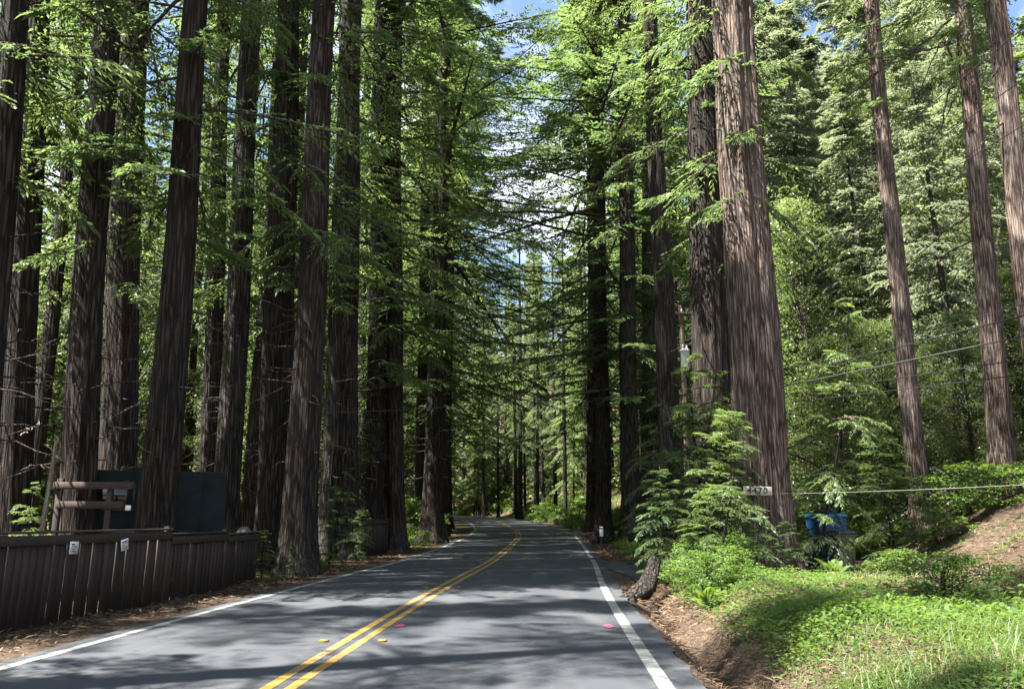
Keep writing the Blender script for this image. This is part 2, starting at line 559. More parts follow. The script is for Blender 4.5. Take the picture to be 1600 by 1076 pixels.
# ------------------------------------------------------------------ vegetation generators
def conifer(seed, H, z0, Lmax, nbr, ntw, nlf, ll, lw, e_lo=-0.25, e_hi=0.45, droop=0.22, tw=0.5, low_sparse=0.0, r_tr=0.3, bare=0, peak=0.25, tmin=0.2):
    rng = np.random.RandomState(seed)
    u = rng.random(nbr)
    if low_sparse > 0:
        u = u ** (1.0 / (1.0 + low_sparse))
    t = np.sort(u)
    z = z0 + (H - z0) * t
    shape = np.minimum(1, 0.45 + t / peak * 0.55) * np.clip(1.04 - t, 0, 1) ** 0.7
    L = Lmax * shape * rng.uniform(0.42, 1.18, nbr) * (1 + 0.35 * np.sin(t * 23 + seed) * np.sin(np.arange(nbr) * 2.39996 + t * 9)) + 0.15
    az = np.arange(nbr) * 2.39996 + rng.uniform(-0.5, 0.5, nbr)
    e0 = e_lo + (e_hi - e_lo) * t + rng.normal(0, 0.14, nbr)
    hd = np.stack([np.cos(az), np.sin(az), 0 * az], -1)
    sd = np.stack([-np.sin(az), np.cos(az), 0 * az], -1)
    dr = droop * rng.uniform(0.6, 1.5, nbr)
    up = np.array([0, 0, 1.0])
    wig = rng.uniform(-0.18, 0.18, nbr)
    def bp(s):                       # s (nbr, m)
        q = s[..., None]
        h = L[:, None, None] * q
        return (np.stack([0 * z, 0 * z, z], -1)[:, None, :] + hd[:, None, :] * h * np.cos(e0)[:, None, None]
                + sd[:, None, :] * (wig * L)[:, None, None] * q * q
                + up * (L[:, None, None] * (np.sin(e0)[:, None, None] * q - dr[:, None, None] * q * q)))
    # limbs
    sm = np.repeat(np.linspace(0, 0.96, 6)[None], nbr, 0)
    lp = bp(sm)
    lr = (0.012 + 0.011 * L)[:, None] * np.linspace(1, 0.18, 6)[None]
    parts = [tubes(lp, lr, 4)]
    if bare:
        zb = rng.uniform(2.5, max(z0, 3.5) + 3, bare)
        ab = rng.uniform(0, 6.28, bare)
        lb = rng.uniform(0.3, 1.5, bare)
        q = np.linspace(0, 1, 4)[None, :, None]
        pb = np.stack([0 * zb, 0 * zb, zb], -1)[:, None] + np.stack([np.cos(ab), np.sin(ab), 0 * ab], -1)[:, None] * (r_tr * 0.7 + lb[:, None, None] * q) \
            + up * (lb * rng.uniform(-0.5, 0.25, bare))[:, None, None] * q ** 1.5 + rng.normal(0, 0.03, (bare, 4, 3))
        parts.append(tubes(pb, np.repeat(np.linspace(0.02, 0.006, 4)[None], bare, 0), 4))
    limbs = join(parts) if len(parts) == 1 else join(parts)
    # twigs
    s = np.linspace(0.10, 1.0, ntw)[None] + rng.uniform(-0.5, 0.5, (nbr, ntw)) * (0.8 / ntw)
    s = np.clip(s, 0.06, 1)
    B = bp(s)                        # nbr,ntw,3
    side = np.where(np.arange(ntw) % 2 == 0, 1.0, -1.0)[None]
    ang = side * rng.uniform(0.7, 1.15, (nbr, ntw)) * (1 - 0.75 * s ** 3)
    td = hd[:, None] * np.cos(ang)[..., None] + sd[:, None] * np.sin(ang)[..., None]
    slope = np.sin(e0)[:, None] - 2 * dr[:, None] * s
    td = td + up * (slope * np.cos(ang) + rng.normal(-0.12, 0.16, (nbr, ntw)))[..., None]
    td = nrm(td)
    tl = tw * L[:, None] * (1.02 - s) ** 0.6 * rng.uniform(0.5, 1.1, (nbr, ntw)) + tmin * rng.uniform(0.6, 1.3, (nbr, ntw))
    # leaves
    q = np.linspace(0.08, 1.0, nlf)[None, None] + rng.uniform(-0.4, 0.4, (nbr, ntw, nlf)) / nlf
    P = B[:, :, None] + td[:, :, None] * (tl[..., None] * q)[..., None] - up * (0.18 * tl[..., None] * q * q)[..., None]
    ls = np.where(np.arange(nlf) % 2 == 0, 1.0, -1.0)[None, None]
    la = ls * rng.uniform(0.45, 0.95, (nbr, ntw, nlf)) * (1 - 0.8 * q ** 4)
    ts = nrm(np.cross(np.broadcast_to(up, td.shape), td))
    D = td[:, :, None] * np.cos(la)[..., None] + ts[:, :, None] * np.sin(la)[..., None] + up * rng.normal(-0.10, 0.18, (nbr, ntw, nlf))[..., None]
    N = up + rng.normal(0, 0.42, (nbr, ntw, nlf, 3))
    n = nbr * ntw * nlf
    sc_ = rng.uniform(0.65, 1.25, n)
    V, F = kites(P.reshape(-1, 3), D.reshape(-1, 3), N.reshape(-1, 3), ll * sc_, lw * sc_ * rng.uniform(0.8, 1.2, n))
    tint = (0.35 * rng.random((nbr, 1, 1)) + 0.25 * rng.random((nbr, ntw, 1)) + 0.25 * rng.random((nbr, ntw, nlf)) + 0.2 * s[..., None] ** 2)
    tint = np.clip(tint, 0, 1).reshape(-1)
    return (V, F, np.repeat(tint, 4)), limbs

def broadleaf(seed, H, z0, rad, ncl, nlf, ll, lw, cl_r=0.7, r_tr=0.15):
    rng = np.random.RandomState(seed)
    t = rng.random(ncl)
    a = rng.uniform(0, 6.28, ncl)
    rr = rad * np.sqrt(rng.random(ncl)) * np.clip(np.sin(np.pi * (0.12 + 0.85 * t)) ** 0.6, 0.2, 1)
    c = np.stack([np.cos(a) * rr, np.sin(a) * rr, z0 + (H - z0) * t], -1)
    zst = np.clip(c[:, 2] - rr * rng.uniform(0.5, 1.0, ncl), z0 * 0.5, H * 0.92)
    q = np.linspace(0, 1, 5)[None, :, None]
    st = np.stack([0 * zst, 0 * zst, zst], -1)
    pth = st[:, None] * (1 - q) + c[:, None] * q + np.array([0, 0, 1.0]) * (0.18 * rr)[:, None, None] * np.sin(np.pi * q) + rng.normal(0, 0.05, (ncl, 5, 3)) * (q * (1 - q) * 4)
    limbs = tubes(pth, (0.008 + 0.006 * rr)[:, None] * np.linspace(1, 0.25, 5)[None], 4)
    d = nrm(rng.normal(0, 1, (ncl, nlf, 3)))
    rad_c = cl_r * rng.uniform(0.5, 1.25, (ncl, 1, 1)) * rng.random((ncl, nlf, 1)) ** 0.45
    P = c[:, None] + d * rad_c * np.array([1, 1, 0.55])
    D = d * np.array([1, 1, 0.5]) + rng.normal(0, 0.5, (ncl, nlf, 3)) + np.array([0, 0, -0.25])
    N = np.array([0, 0, 1.0]) + rng.normal(0, 0.5, (ncl, nlf, 3))
    n = ncl * nlf
    s = rng.uniform(0.6, 1.3, n)
    V, F = kites(P.reshape(-1, 3), D.reshape(-1, 3), N.reshape(-1, 3), ll * s, lw * s, 0.1)
    tint = np.clip(0.5 * rng.random((ncl, 1)) + 0.5 * rng.random((ncl, nlf)), 0, 1).reshape(-1)
    return (V, F, np.repeat(tint, 4)), limbs

class Tpl:
    pass
TPL = {}
def add_tpl(key, gen, leafm, woodm=TWIG, H=1):
    (V, F, t), (lv, lf) = gen
    T = Tpl()
    T.H = H
    T.crown = np_mesh(key + '_crown', V, F, leafm, False, t)
    T.limbs = np_mesh(key + '_branches', lv, lf, woodm, True)
    TPL[key] = T

for i in range(4):
    add_tpl(f'tall{i}', conifer(10 + i, 42, 8.5, 4.6, 88, 23, 12, 0.19, 0.056, -0.30, 0.35, 0.22, 0.42, 0.35, 0.35, 40, 0.3), L_RED, H=42)
for i in range(3):
    add_tpl(f'thin{i}', conifer(17 + i, 42, 8.0, 4.6, 58, 22, 12, 0.19, 0.056, -0.32, 0.3, 0.24, 0.42, 0.2, 0.35, 46, 0.3), L_RED, H=42)
for i in range(2):
    add_tpl(f'wide{i}', conifer(24 + i, 44, 6.5, 7.6, 104, 28, 13, 0.20, 0.06, -0.25, 0.22, 0.2, 0.30, 0.15, 0.4, 40, 0.3), L_RED, H=44)
for i in range(3):
    add_tpl(f'mid{i}', conifer(30 + i, 26, 2.2, 3.6, 150, 18, 10, 0.22, 0.07, -0.25, 0.4, 0.2, 0.42, 0.1, 0.15, 14, 0.2), L_BRIGHT, H=26)
for i in range(3):
    add_tpl(f'far{i}', conifer(50 + i, 36, 2.5, 5.4, 150, 15, 10, 0.32, 0.11, -0.35, 0.5, 0.24, 0.42, 0.1, 0.3, 10, 0.4, 0.35), L_FIR, H=36)
for i in range(3):
    add_tpl(f'broad{i}', broadleaf(70 + i, 13, 1.5, 3.4, 260, 85, 0.13, 0.055, 0.75), L_BROAD, H=13)
for i in range(3):
    add_tpl(f'sap{i}', conifer(90 + i, 5, 0.3, 1.75, 40, 17, 14, 0.085, 0.02, 0.05, 0.75, 0.42, 0.36, 0.0, 0.03, 0, 0.4, 0.12), L_SAP, H=5)
for i in range(2):
    add_tpl(f'shrub{i}', broadleaf(110 + i, 1.25, 0.05, 1.05, 60, 62, 0.07, 0.038, 0.24), L_HERB, H=1.25)

# ------------------------------------------------------------------ trunks
def trunk_mesh(name, H, r1, r2, z2, seed, seg=56, rings=46, flare=0.55, ridge=0.055, mat=BARK, sink=0.6):
    """r1 radius at 1.5 m, r2 radius at z2"""
    rng = np.random.RandomState(seed)
    zz = np.concatenate([np.linspace(-sink, min(3.0, z2 * 0.4), rings // 3, endpoint=False), np.linspace(min(3.0, z2 * 0.4), z2, rings // 3, endpoint=False), np.linspace(z2, H, rings - 2 * (rings // 3))])
    th = np.arange(seg) / seg * 2 * np.pi
    zp = np.clip(zz, 0, None)
    slope = (r1 - r2) / max(z2 - 1.5, 1)
    rad = np.where(zz < z2, r1 - slope * (zz - 1.5), r2 * np.clip((H - zz) / (H - z2), 0.02, 1))
    rad = np.maximum(rad, 0.012)
    fl = flare * r1 * np.exp(-zp / (0.9 * max(r1, 0.2) + 0.25))
    T, Z = np.meshgrid(th, zz)
    rg = 0
    for j, kk in enumerate((9, 14, 21)):
        ph = np.cumsum(rng.normal(0, 0.28, len(zz))) + rng.uniform(0, 6)
        rg = rg + (0.55 - np.abs(np.sin(kk * T / 2 + ph[:, None] * 0.5 + 0.6 * np.sin(T * 2 + j)))) / (1 + j * 0.5)
    lob = np.sin(3 * T + rng.uniform(0, 6)) * 0.5 + np.sin(5 * T + rng.uniform(0, 6)) * 0.5
    RR = rad[:, None] * (1 + ridge * rg + 0.045 * lob) + fl[:, None] * (1 + 0.35 * lob)
    bx = 0.2 * rng.normal() * np.sin(zz / H * 3.0) + 0.03 * np.sin(zz * 0.5 + rng.uniform(0, 6))
    by = 0.2 * rng.normal() * np.sin(zz / H * 2.4)
    V = np.stack([RR * np.cos(T) + bx[:, None], RR * np.sin(T) + by[:, None], Z], -1).reshape(-1, 3)
    m = len(zz)
    i = np.arange(m - 1)[:, None]
    q = np.arange(seg)[None]
    F = np.stack([i * seg + q, i * seg + (q + 1) % seg, (i + 1) * seg + (q + 1) % seg, (i + 1) * seg + q], -1).reshape(-1, 4)
    return np_mesh(name, V, F, mat, True)

BG_TRUNK = [trunk_mesh(f'bg_trunk{i}', 38, 0.34, 0.24, 18, 200 + i, 28, 26) for i in range(4)]
FAR_TRUNK = [trunk_mesh(f'far_trunk{i}', 34, 0.30, 0.2, 16, 210 + i, 14, 14, mat=BARK_GREY) for i in range(3)]
MID_TRUNK = [trunk_mesh(f'mid_trunk{i}', 25, 0.16, 0.09, 14, 220 + i, 14, 14, mat=BARK_GREY) for i in range(2)]
BROAD_TRUNK = [trunk_mesh(f'broad_trunk{i}', 12.5, 0.13, 0.06, 8, 230 + i, 12, 14, mat=BARK_GREY) for i in range(2)]
SAP_TRUNK = trunk_mesh('sapling_trunk', 4.95, 0.035, 0.02, 3, 240, 8, 12, mat=BARK, sink=0.2)
SHRUB_STEM = trunk_mesh('shrub_stem', 1.1, 0.02, 0.012, 1.0, 241, 6, 8, mat=TWIG, sink=0.1, flare=0.1)

tree_spots = []
def tree_parts(root, trunk_me, tpl, rot, cs=(1, 1, 1), branches=True, tsc=(1, 1, 1)):
    t = obj('trunk', trunk_me, root)
    t.scale = tsc
    if tpl:
        c = obj('crown', TPL[tpl].crown, root)
        c.scale = cs
        c.rotation_euler = (0, 0, rot)
        if branches:
            b = obj('branches', TPL[tpl].limbs, root)
            b['kind'] = 'stuff'
            b.scale = cs
            b.rotation_euler = (0, 0, rot)
    return root

HERO = {}
def hero(key, label, xb, Y, wb, xt, wt, H=42, crown=None, cs=None, rot=None, flare=0.5, mat=BARK, seg=56, name='redwood_tree', ridge=0.055, rings=60):
    d0 = Y * math.cos(PITCH)
    X = (xb - 800) / FPX * d0
    z2 = CAM_H + Y * math.tan(PITCH + math.atan(538 / FPX))
    d2 = Y * math.cos(PITCH) + (z2 - CAM_H) * math.sin(PITCH)
    X2 = (xt - 800) / FPX * d2
    r1 = wb / 2 / FPX * d0
    r2 = wt / 2 / FPX * d2
    g0 = gz1(X, Y)
    z2l = min(z2 - g0, H * 0.85)
    lean = math.atan2(X2 - X, z2 - CAM_H)
    i = len(HERO)
    root = empty(name, (X - (CAM_H - g0) * math.tan(lean), Y, g0), label, 'tree')
    root.rotation_euler = (0, lean, 0)
    me = trunk_mesh(f'{key}_trunk', H, r1, r2, z2l, 300 + i, seg, rings, flare, ridge, mat)
    cs = cs or (1, 1, H / 42.0)
    if Y > 28:
        cs = (cs[0] * 1.3, cs[1] * 1.3, cs[2])
    tree_parts(root, me, crown, rot if rot is not None else i * 1.3, cs)
    HERO[key] = (root, Y)
    tree_spots.append((X, Y, 1.2))
    return root

def px_branch(key, name, pts, r0, r1, Ys=None, mat=TWIG, spray=None):
    """a real limb on the tree: a polyline in space at the tree's own distance"""
    root, Y = HERO[key]
    n = len(pts)
    W = np.array([px_at(p[0], p[1], (Ys[i] if Ys else Y)) for i, p in enumerate(pts)])
    t = np.linspace(0, n - 1, 14)
    rs = np.random.RandomState(int(pts[0][0]))
    P = np.stack([np.interp(t, np.arange(n), W[:, k]) for k in range(3)], -1)
    P[1:-1] = (P[:-2] + 2 * P[1:-1] + P[2:]) / 4
    P[1:-1] += rs.normal(0, 0.025, P[1:-1].shape)
    bpy.context.view_layer.update()
    inv = np.array(root.matrix_world.inverted())
    P = P @ inv[:3, :3].T + inv[:3, 3]
    V, F = tubes(P[None], np.linspace(r0, r1, 14)[None], 6)
    o = obj('limb', np_mesh('limb', V, F, mat, True), root)
    if spray:
        k, sp = spray
        tt = rs.uniform(0.25, 1, k)
        B = np.stack([np.interp(tt * 13, np.arange(14), P[:, j]) for j in range(3)], -1)
        m = 22
        dirs = nrm(rs.normal(0, 1, (k, 1, 3)) * np.array([1, 0.8, 0.35]) + np.array([0, 0, -0.35]))
        q = rs.random((k, m, 1))
        PP = B[:, None] + dirs * q * sp + rs.normal(0, 0.03, (k, m, 3))
        DD = dirs + rs.normal(0, 0.6, (k, m, 3))
        NN = np.array([0, 0, 1.0]) + rs.normal(0, 0.4, (k, m, 3))
        V, F = kites(PP.reshape(-1, 3), DD.reshape(-1, 3), NN.reshape(-1, 3), rs.uniform(0.1, 0.2, k * m), rs.uniform(0.03, 0.06, k * m))
        obj('needles', np_mesh('needles', V, F, L_RED, False, np.repeat(rs.random(k * m), 4)), o)
    return o

# left side of the road ------------------------------------------------------------
hero('l0', 'dark redwood trunk cut by the left edge of the picture behind the board fence', -42, 15, 56, 12, 36, 40, 'tall0')
hero('la', 'leftmost thick redwood standing wholly in view behind the fence, bark streaked red', 22, 18, 52, 66, 36, 43, 'tall1')
hero('lb', 'slender leaning redwood between the two leftmost thick trunks', 44, 23, 26, 134, 14, 36, 'tall2', (0.7, 0.7, 0.86))
hero('lc', 'shaggy redwood rising behind the wooden rail frame left of the trailer', 122, 17.2, 52, 182, 37, 36, 'tall0')
hero('ld', 'smooth dark redwood rising behind the middle of the parked trailer', 181, 21.3, 56, 222, 38, 38, 'tall0')
hero('le', 'redwood with a sunlit split strip of bark in front of the parked trailer', 246, 16.4, 57, 303, 35, 36, 'tall2', flare=0.4)
hero('lf', 'dark narrow redwood behind the right end of the trailer, left one of a close pair', 327, 26, 30, 357, 20, 38, 'tall1', (0.8, 0.8, 0.9))
hero('lg', 'grey barked redwood behind the trailer end, the right one of a close pair', 353, 24, 40, 386, 29, 42, 'tall0', mat=BARK_GREY)
hero('lh', 'thin redwood just past the trailer, in the gap before the big roadside trunks', 386, 31, 24, 421, 15, 36, 'thin0', (0.75, 0.75, 0.86))
hero('li', 'first of the two huge roadside redwoods just past the end of the long fence', 428, 23.5, 56, 456, 32, 44, 'thin2')
hero('lj', 'second of the two huge roadside redwoods past the long fence, with black furrows', 470, 22.0, 52, 506, 33, 46, 'thin1')
hero('lj2', 'pale slim trunk squeezed between the two huge roadside redwoods', 454, 32, 24, 476, 18, 40, 'thin0', (0.8, 0.8, 0.95), mat=BARK_GREY)
hero('lk', 'pale grey trunk touching the left side of the furrowed redwood near the short fence', 511, 29, 27, 531, 18, 40, 'thin0', (0.8, 0.8, 0.95), mat=BARK_GREY)
hero('ll', 'deep furrowed redwood behind the left end of the short fence', 540, 29.5, 40, 561, 28, 44, 'thin0')
hero('lm', 'pale thin trunk standing back in the gap above the short fence', 568, 44, 15, 581, 11, 38, 'thin2', (0.8, 0.8, 0.9), mat=BARK_GREY)
hero('ln', 'red sunlit edged redwood directly behind the middle of the short fence', 585, 35.5, 26, 596, 18, 40, 'thin1', (0.85, 0.85, 0.95))
hero('lo', 'black shaded redwood directly behind the right end of the short fence', 603, 36.5, 27, 611, 17, 42, 'thin0')
hero('lp', 'rough redwood standing at the right end post of the short fence', 622, 36.0, 24, 628, 15, 42, 'wide1', (0.75, 0.75, 0.95))
hero('lq', 'dim narrow redwood in the gap left of the flared trunk by the bend', 655, 49, 17, 664, 12, 40, 'thin0')
hero('lr', 'double stemmed flared redwood standing at the road edge before the left bend', 677, 43, 33, 699, 19, 46, 'wide0', (1.3, 1.3, 1.05), flare=0.75)
hero('ls', 'dark redwood tucked behind the flared trunk next to the dark notice board', 690, 51, 20, 703, 13, 42, 'wide1', (0.8, 0.8, 0.95))
hero('lt', 'redwood half hidden past the flared trunk, its boughs reaching over the road', 694, 58, 16, 708, 12, 44, 'wide1', (1.5, 1.5, 1.0), rot=2.0)
hero('lu', 'last roadside redwood before the left bend, with long dark boughs', 700, 67, 14, 712, 10, 44, 'wide0', (1.5, 1.5, 1.0), rot=4.0)
# right side -------------------------------------------------------------------------
hero('ra', 'leftmost redwood of the right hand row, sunlit flared foot beside the white marker post', 943, 42, 25, 931, 15, 42, 'wide1', (1.25, 1.25, 0.95), flare=0.9)
hero('rw', 'redwood standing back behind the white marker post, boughs reaching left over the road', 922, 58, 15, 915, 11, 44, 'wide0', (1.6, 1.6, 1.0), rot=1.0)
hero('rb', 'redwood behind the dark back of the road sign with a flared sunlit foot', 985, 40, 30, 973, 18, 44, 'tall3', flare=0.7)
hero('rc', 'sunlit pale redwood just right of the trunk behind the road sign', 1014, 45, 29, 999, 20, 44, 'tall1', mat=BARK_GREY)
hero('rd', 'slim dark redwood with a long limb reaching left over the road', 1056, 28, 38, 1025, 20, 44, None)
hero('rd2', 'thin pale trunk seen between the slim dark redwood and the thick dark one', 1056, 54, 13, 1043, 10, 40, 'tall0', mat=BARK_GREY)
hero('re', 'thick dark redwood close behind the big sunlit one, in full shade', 1116, 25, 62, 1088, 46, 46, 'tall2')
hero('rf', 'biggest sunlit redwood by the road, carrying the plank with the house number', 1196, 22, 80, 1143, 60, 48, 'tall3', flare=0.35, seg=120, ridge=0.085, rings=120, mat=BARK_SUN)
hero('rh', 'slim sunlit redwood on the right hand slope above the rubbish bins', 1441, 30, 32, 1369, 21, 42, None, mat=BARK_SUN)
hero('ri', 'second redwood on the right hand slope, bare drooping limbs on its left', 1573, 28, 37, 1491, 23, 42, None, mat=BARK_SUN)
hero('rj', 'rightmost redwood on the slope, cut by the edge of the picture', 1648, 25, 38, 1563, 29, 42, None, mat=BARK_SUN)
for k, c in (('rd', 'tall0'), ('rh', 'tall1'), ('ri', 'tall3'), ('rj', 'tall2')):
    root = HERO[k][0]
    c_ = obj('crown', TPL[c].crown, root)
    c_.location.z = 9.5
    c_.scale = (0.9, 0.9, 0.76)

px_branch('rd', 'limb', [(1036, 236), (1016, 246), (985, 262), (945, 285), (900, 305), (860, 318), (820, 312), (800, 300)], 0.085, 0.015, [28, 27.9, 27.6, 27, 26.4, 26, 25.6, 25.4], spray=(26, 0.7))
px_branch('ri', 'limb', [(1486, 30), (1440, 70), (1390, 95), (1330, 150), (1250, 190)], 0.05, 0.008, [28, 27.5, 27, 27, 27])
px_branch('ri', 'limb', [(1486, 68), (1450, 78), (1380, 92), (1320, 92)], 0.045, 0.008)
px_branch('ri', 'limb', [(1488, 90), (1476, 60), (1462, 80), (1440, 130), (1434, 180), (1448, 210)], 0.04, 0.008)
px_branch('ri', 'limb', [(1492, 130), (1480, 150), (1470, 200), (1455, 225), (1440, 250)], 0.04, 0.008)
px_branch('ri', 'limb', [(1515, 335), (1480, 360), (1440, 395), (1421, 418)], 0.045, 0.01)
px_branch('ri', 'limb', [(1520, 375), (1480, 395), (1460, 420), (1450, 450), (1455, 475)], 0.04, 0.008)
px_branch('ri', 'limb', [(1497, 150), (1472, 190), (1450, 225), (1420, 245)], 0.035, 0.007)
px_branch('rh', 'limb', [(1362, 15), (1330, 35), (1300, 48), (1260, 60)], 0.045, 0.008)
px_branch('rh', 'limb', [(1375, 110), (1340, 140), (1300, 165), (1250, 195)], 0.045, 0.008)
px_branch('rh', 'limb', [(1368, 48), (1400, 35), (1430, 15), (1450, -10)], 0.04, 0.008)
px_branch('rh', 'limb', [(1378, 95), (1420, 88), (1450, 60), (1480, 35)], 0.04, 0.008)
px_branch('rj', 'limb', [(1560, 60), (1540, 80), (1530, 100), (1540, 130)], 0.04, 0.008)
px_branch('rj', 'limb', [(1568, 100), (1545, 130), (1530, 165)], 0.035, 0.008)
px_branch('rj', 'limb', [(1572, 190), (1545, 210), (1520, 240), (1500, 250)], 0.04, 0.008)
px_branch('lr', 'limb', [(697, 380), (730, 372), (770, 375), (800, 380)], 0.05, 0.01, mat=BLEACHED)
px_branch('ll', 'limb', [(556, 470), (580, 468), (610, 464), (640, 470)], 0.045, 0.008, mat=BLEACHED)
px_branch('ll', 'limb', [(545, 462), (540, 470), (552, 500), (560, 512), (572, 520)], 0.03, 0.006, mat=BLEACHED)
px_branch('li', 'limb', [(440, 250), (480, 300), (530, 330), (580, 380), (640, 450), (665, 490)], 0.05, 0.008)
px_branch('la', 'limb', [(30, 735), (55, 728), (84, 730)], 0.03, 0.012, [16, 16, 16])
px_branch('la', 'limb', [(32, 680), (50, 668), (66, 660)], 0.02, 0.006, [16, 16, 16], mat=BLEACHED)

# mossy pale tree on the slope
hero('mad', 'pale mossy forked tree with white limbs between the slope redwoods', 1592, 46, 17, 1500, 7, 24, None, flare=0.3, mat=BARK_MOSS, seg=20, name='broadleaf_tree')
px_branch('mad', 'limb', [(1560, 415), (1545, 395), (1548, 370), (1530, 345), (1490, 325), (1450, 308)], 0.17, 0.05, mat=BARK_MOSS)
px_branch('mad', 'limb', [(1572, 420), (1560, 385), (1562, 350), (1558, 300)], 0.15, 0.05, mat=BARK_MOSS)
px_branch('mad', 'limb', [(1560, 410), (1542, 400), (1525, 385)], 0.11, 0.04, mat=BARK_MOSS)
c_ = obj('crown', TPL['broad0'].crown, HERO['mad'][0])
c_.location.z = 11
c_.scale = (1.3, 1.3, 0.9)

# ------------------------------------------------------------------ background trees
def clear(x, y, d):
    for (a, b, r) in tree_spots:
        if (a - x) ** 2 + (b - y) ** 2 < (d + r * 0.5) ** 2:
            return False
    return True
rnd = random.Random(11)
def scatter(n, xr, yr, kind, label, group, dmin, name='redwood_tree', smin=0.85, smax=1.15, road=6.0, view=None, hs=(0.9, 1.1)):
    k = 0
    tries = 0
    while k < n and tries < n * 60:
        tries += 1
        y = rnd.uniform(*yr)
        x = rnd.uniform(*(xr(y) if callable(xr) else xr))
        if abs(x - float(C(y))) < road or not clear(x, y, dmin):
            continue
        if view and not view(x, y):
            continue
        tree_spots.append((x, y, dmin))
        s = rnd.uniform(smin, smax)
        h = s * rnd.uniform(*hs)
        root = empty(name, (x, y, gz1(x, y) - 0.05), label, 'tree', group)
        root.rotation_euler = (rnd.gauss(0, 0.02), rnd.gauss(0, 0.02), rnd.uniform(0, 6.28))
        root.scale = (s, s, h)
        if kind == 'wide':
            tree_parts(root, BG_TRUNK[k % 4], f'wide{k % 2}', 0, (0.95, 0.95, 0.86))
        elif kind == 'slim':
            tree_parts(root, BG_TRUNK[k % 4], f'thin{k % 3}', 0, (1, 1, 0.9))
        elif kind == 'tall':
            tree_parts(root, BG_TRUNK[k % 4], f'tall{k % 4}', 0, (1, 1, 0.9))
        elif kind == 'far':
            tree_parts(root, FAR_TRUNK[k % 3], f'far{k % 3}', 0, (1, 1, 1), False)
        elif kind == 'mid':
            tree_parts(root, MID_TRUNK[k % 2], f'mid{k % 3}', 0)
        elif kind == 'broad':
            tree_parts(root, BROAD_TRUNK[k % 2], f'broad{k % 3}', 0)
        k += 1

def pxx(x, y):
    return 800 + FPX * x / (y * 0.977 + 0.5)

# behind the camera and left of it: the trees whose shade lies on the road
scatter(10, lambda y: (-26, -9.5), (-14, 12), 'tall', 'tall redwood of the stand before the long fence', 'redwoods before the long fence', 4.6, smin=0.9, smax=1.1)
# deep left stand
scatter(12, lambda y: (-0.62 * y - 6, -9), (27, 75), 'tall', 'slim redwood trunk deep in the shaded stand left of the road', 'redwoods deep in the left stand', 2.6, smin=0.6, smax=1.0,
        view=lambda x, y: pxx(x, y) < 700)
scatter(26, lambda y: (-0.62 * y - 6, -8.5), (27, 70), 'slim', 'slim trunk in the crowded stand left of the road', 'slim trunks in the left stand', 1.8, smin=0.45, smax=0.75, view=lambda x, y: 20 < pxx(x, y) < 690, hs=(1.3, 1.7))
scatter(44, lambda y: (-0.75 * y - 4, -10), (26, 66), 'mid', 'bright green young conifer filling a gap behind the left trunks', 'young conifers behind the left trunks', 2.6, 'conifer_tree', 0.7, 1.15,
        view=lambda x, y: pxx(x, y) < 660)
scatter(44, lambda y: (-0.7 * y - 6, -9), (25, 60), 'broad', 'leafy understory tree between the trunks left of the road', 'understory trees left of the road', 2.2, 'broadleaf_tree', 0.6, 1.2,
        view=lambda x, y: pxx(x, y) < 660)
scatter(34, lambda y: (-0.8 * y, -8), (62, 125), 'far', 'distant conifer closing the view behind the left stand', 'conifers behind the left stand', 3.2, 'conifer_tree', 0.85, 1.25,
        view=lambda x, y: pxx(x, y) < 700)
# beyond the bend
scatter(6, lambda y: (float(C(y)) - 16, float(C(y)) - 5.5), (50, 96), 'wide', 'redwood beside the road past the flared trunk by the bend', 'redwoods past the flared trunk', 2.6, smin=0.75, smax=1.1, road=4.6,
        view=lambda x, y: pxx(x, y) < 735)
scatter(50, lambda y: (-55, 26), (108, 170), 'far', 'distant conifer beyond the bend of the road', 'conifers beyond the bend', 3.2, 'conifer_tree', 0.8, 1.15, road=5.0)
scatter(36, lambda y: (-24, 9), (78, 118), 'slim', 'slender dark trunk standing beyond the bend of the road', 'slender trunks beyond the bend', 1.7, 'redwood_tree', 0.5, 0.8, road=4.6, hs=(1.3, 1.6))
scatter(20, lambda y: (-25, 9), (84, 130), 'mid', 'bright young conifer beyond the bend of the road', 'young conifers beyond the bend', 2.4, 'conifer_tree', 0.6, 1.1, road=4.6)
# right of the road, far end
scatter(15, lambda y: (max(7.5, float(C(y)) + 10), 24), (60, 100), 'wide', 'redwood above the green bank beyond the right hand row', 'redwoods above the green bank', 2.8, smin=0.75, smax=1.1, view=lambda x, y: pxx(x, y) > 845)
scatter(26, lambda y: (max(6.5, float(C(y)) + (15 if y > 60 else 7)), 36), (48, 105), 'far', 'sunlit fir behind the right hand row of redwoods', 'firs behind the right hand row', 3.0, 'conifer_tree', 0.85, 1.25, view=lambda x, y: pxx(x, y) > 860)
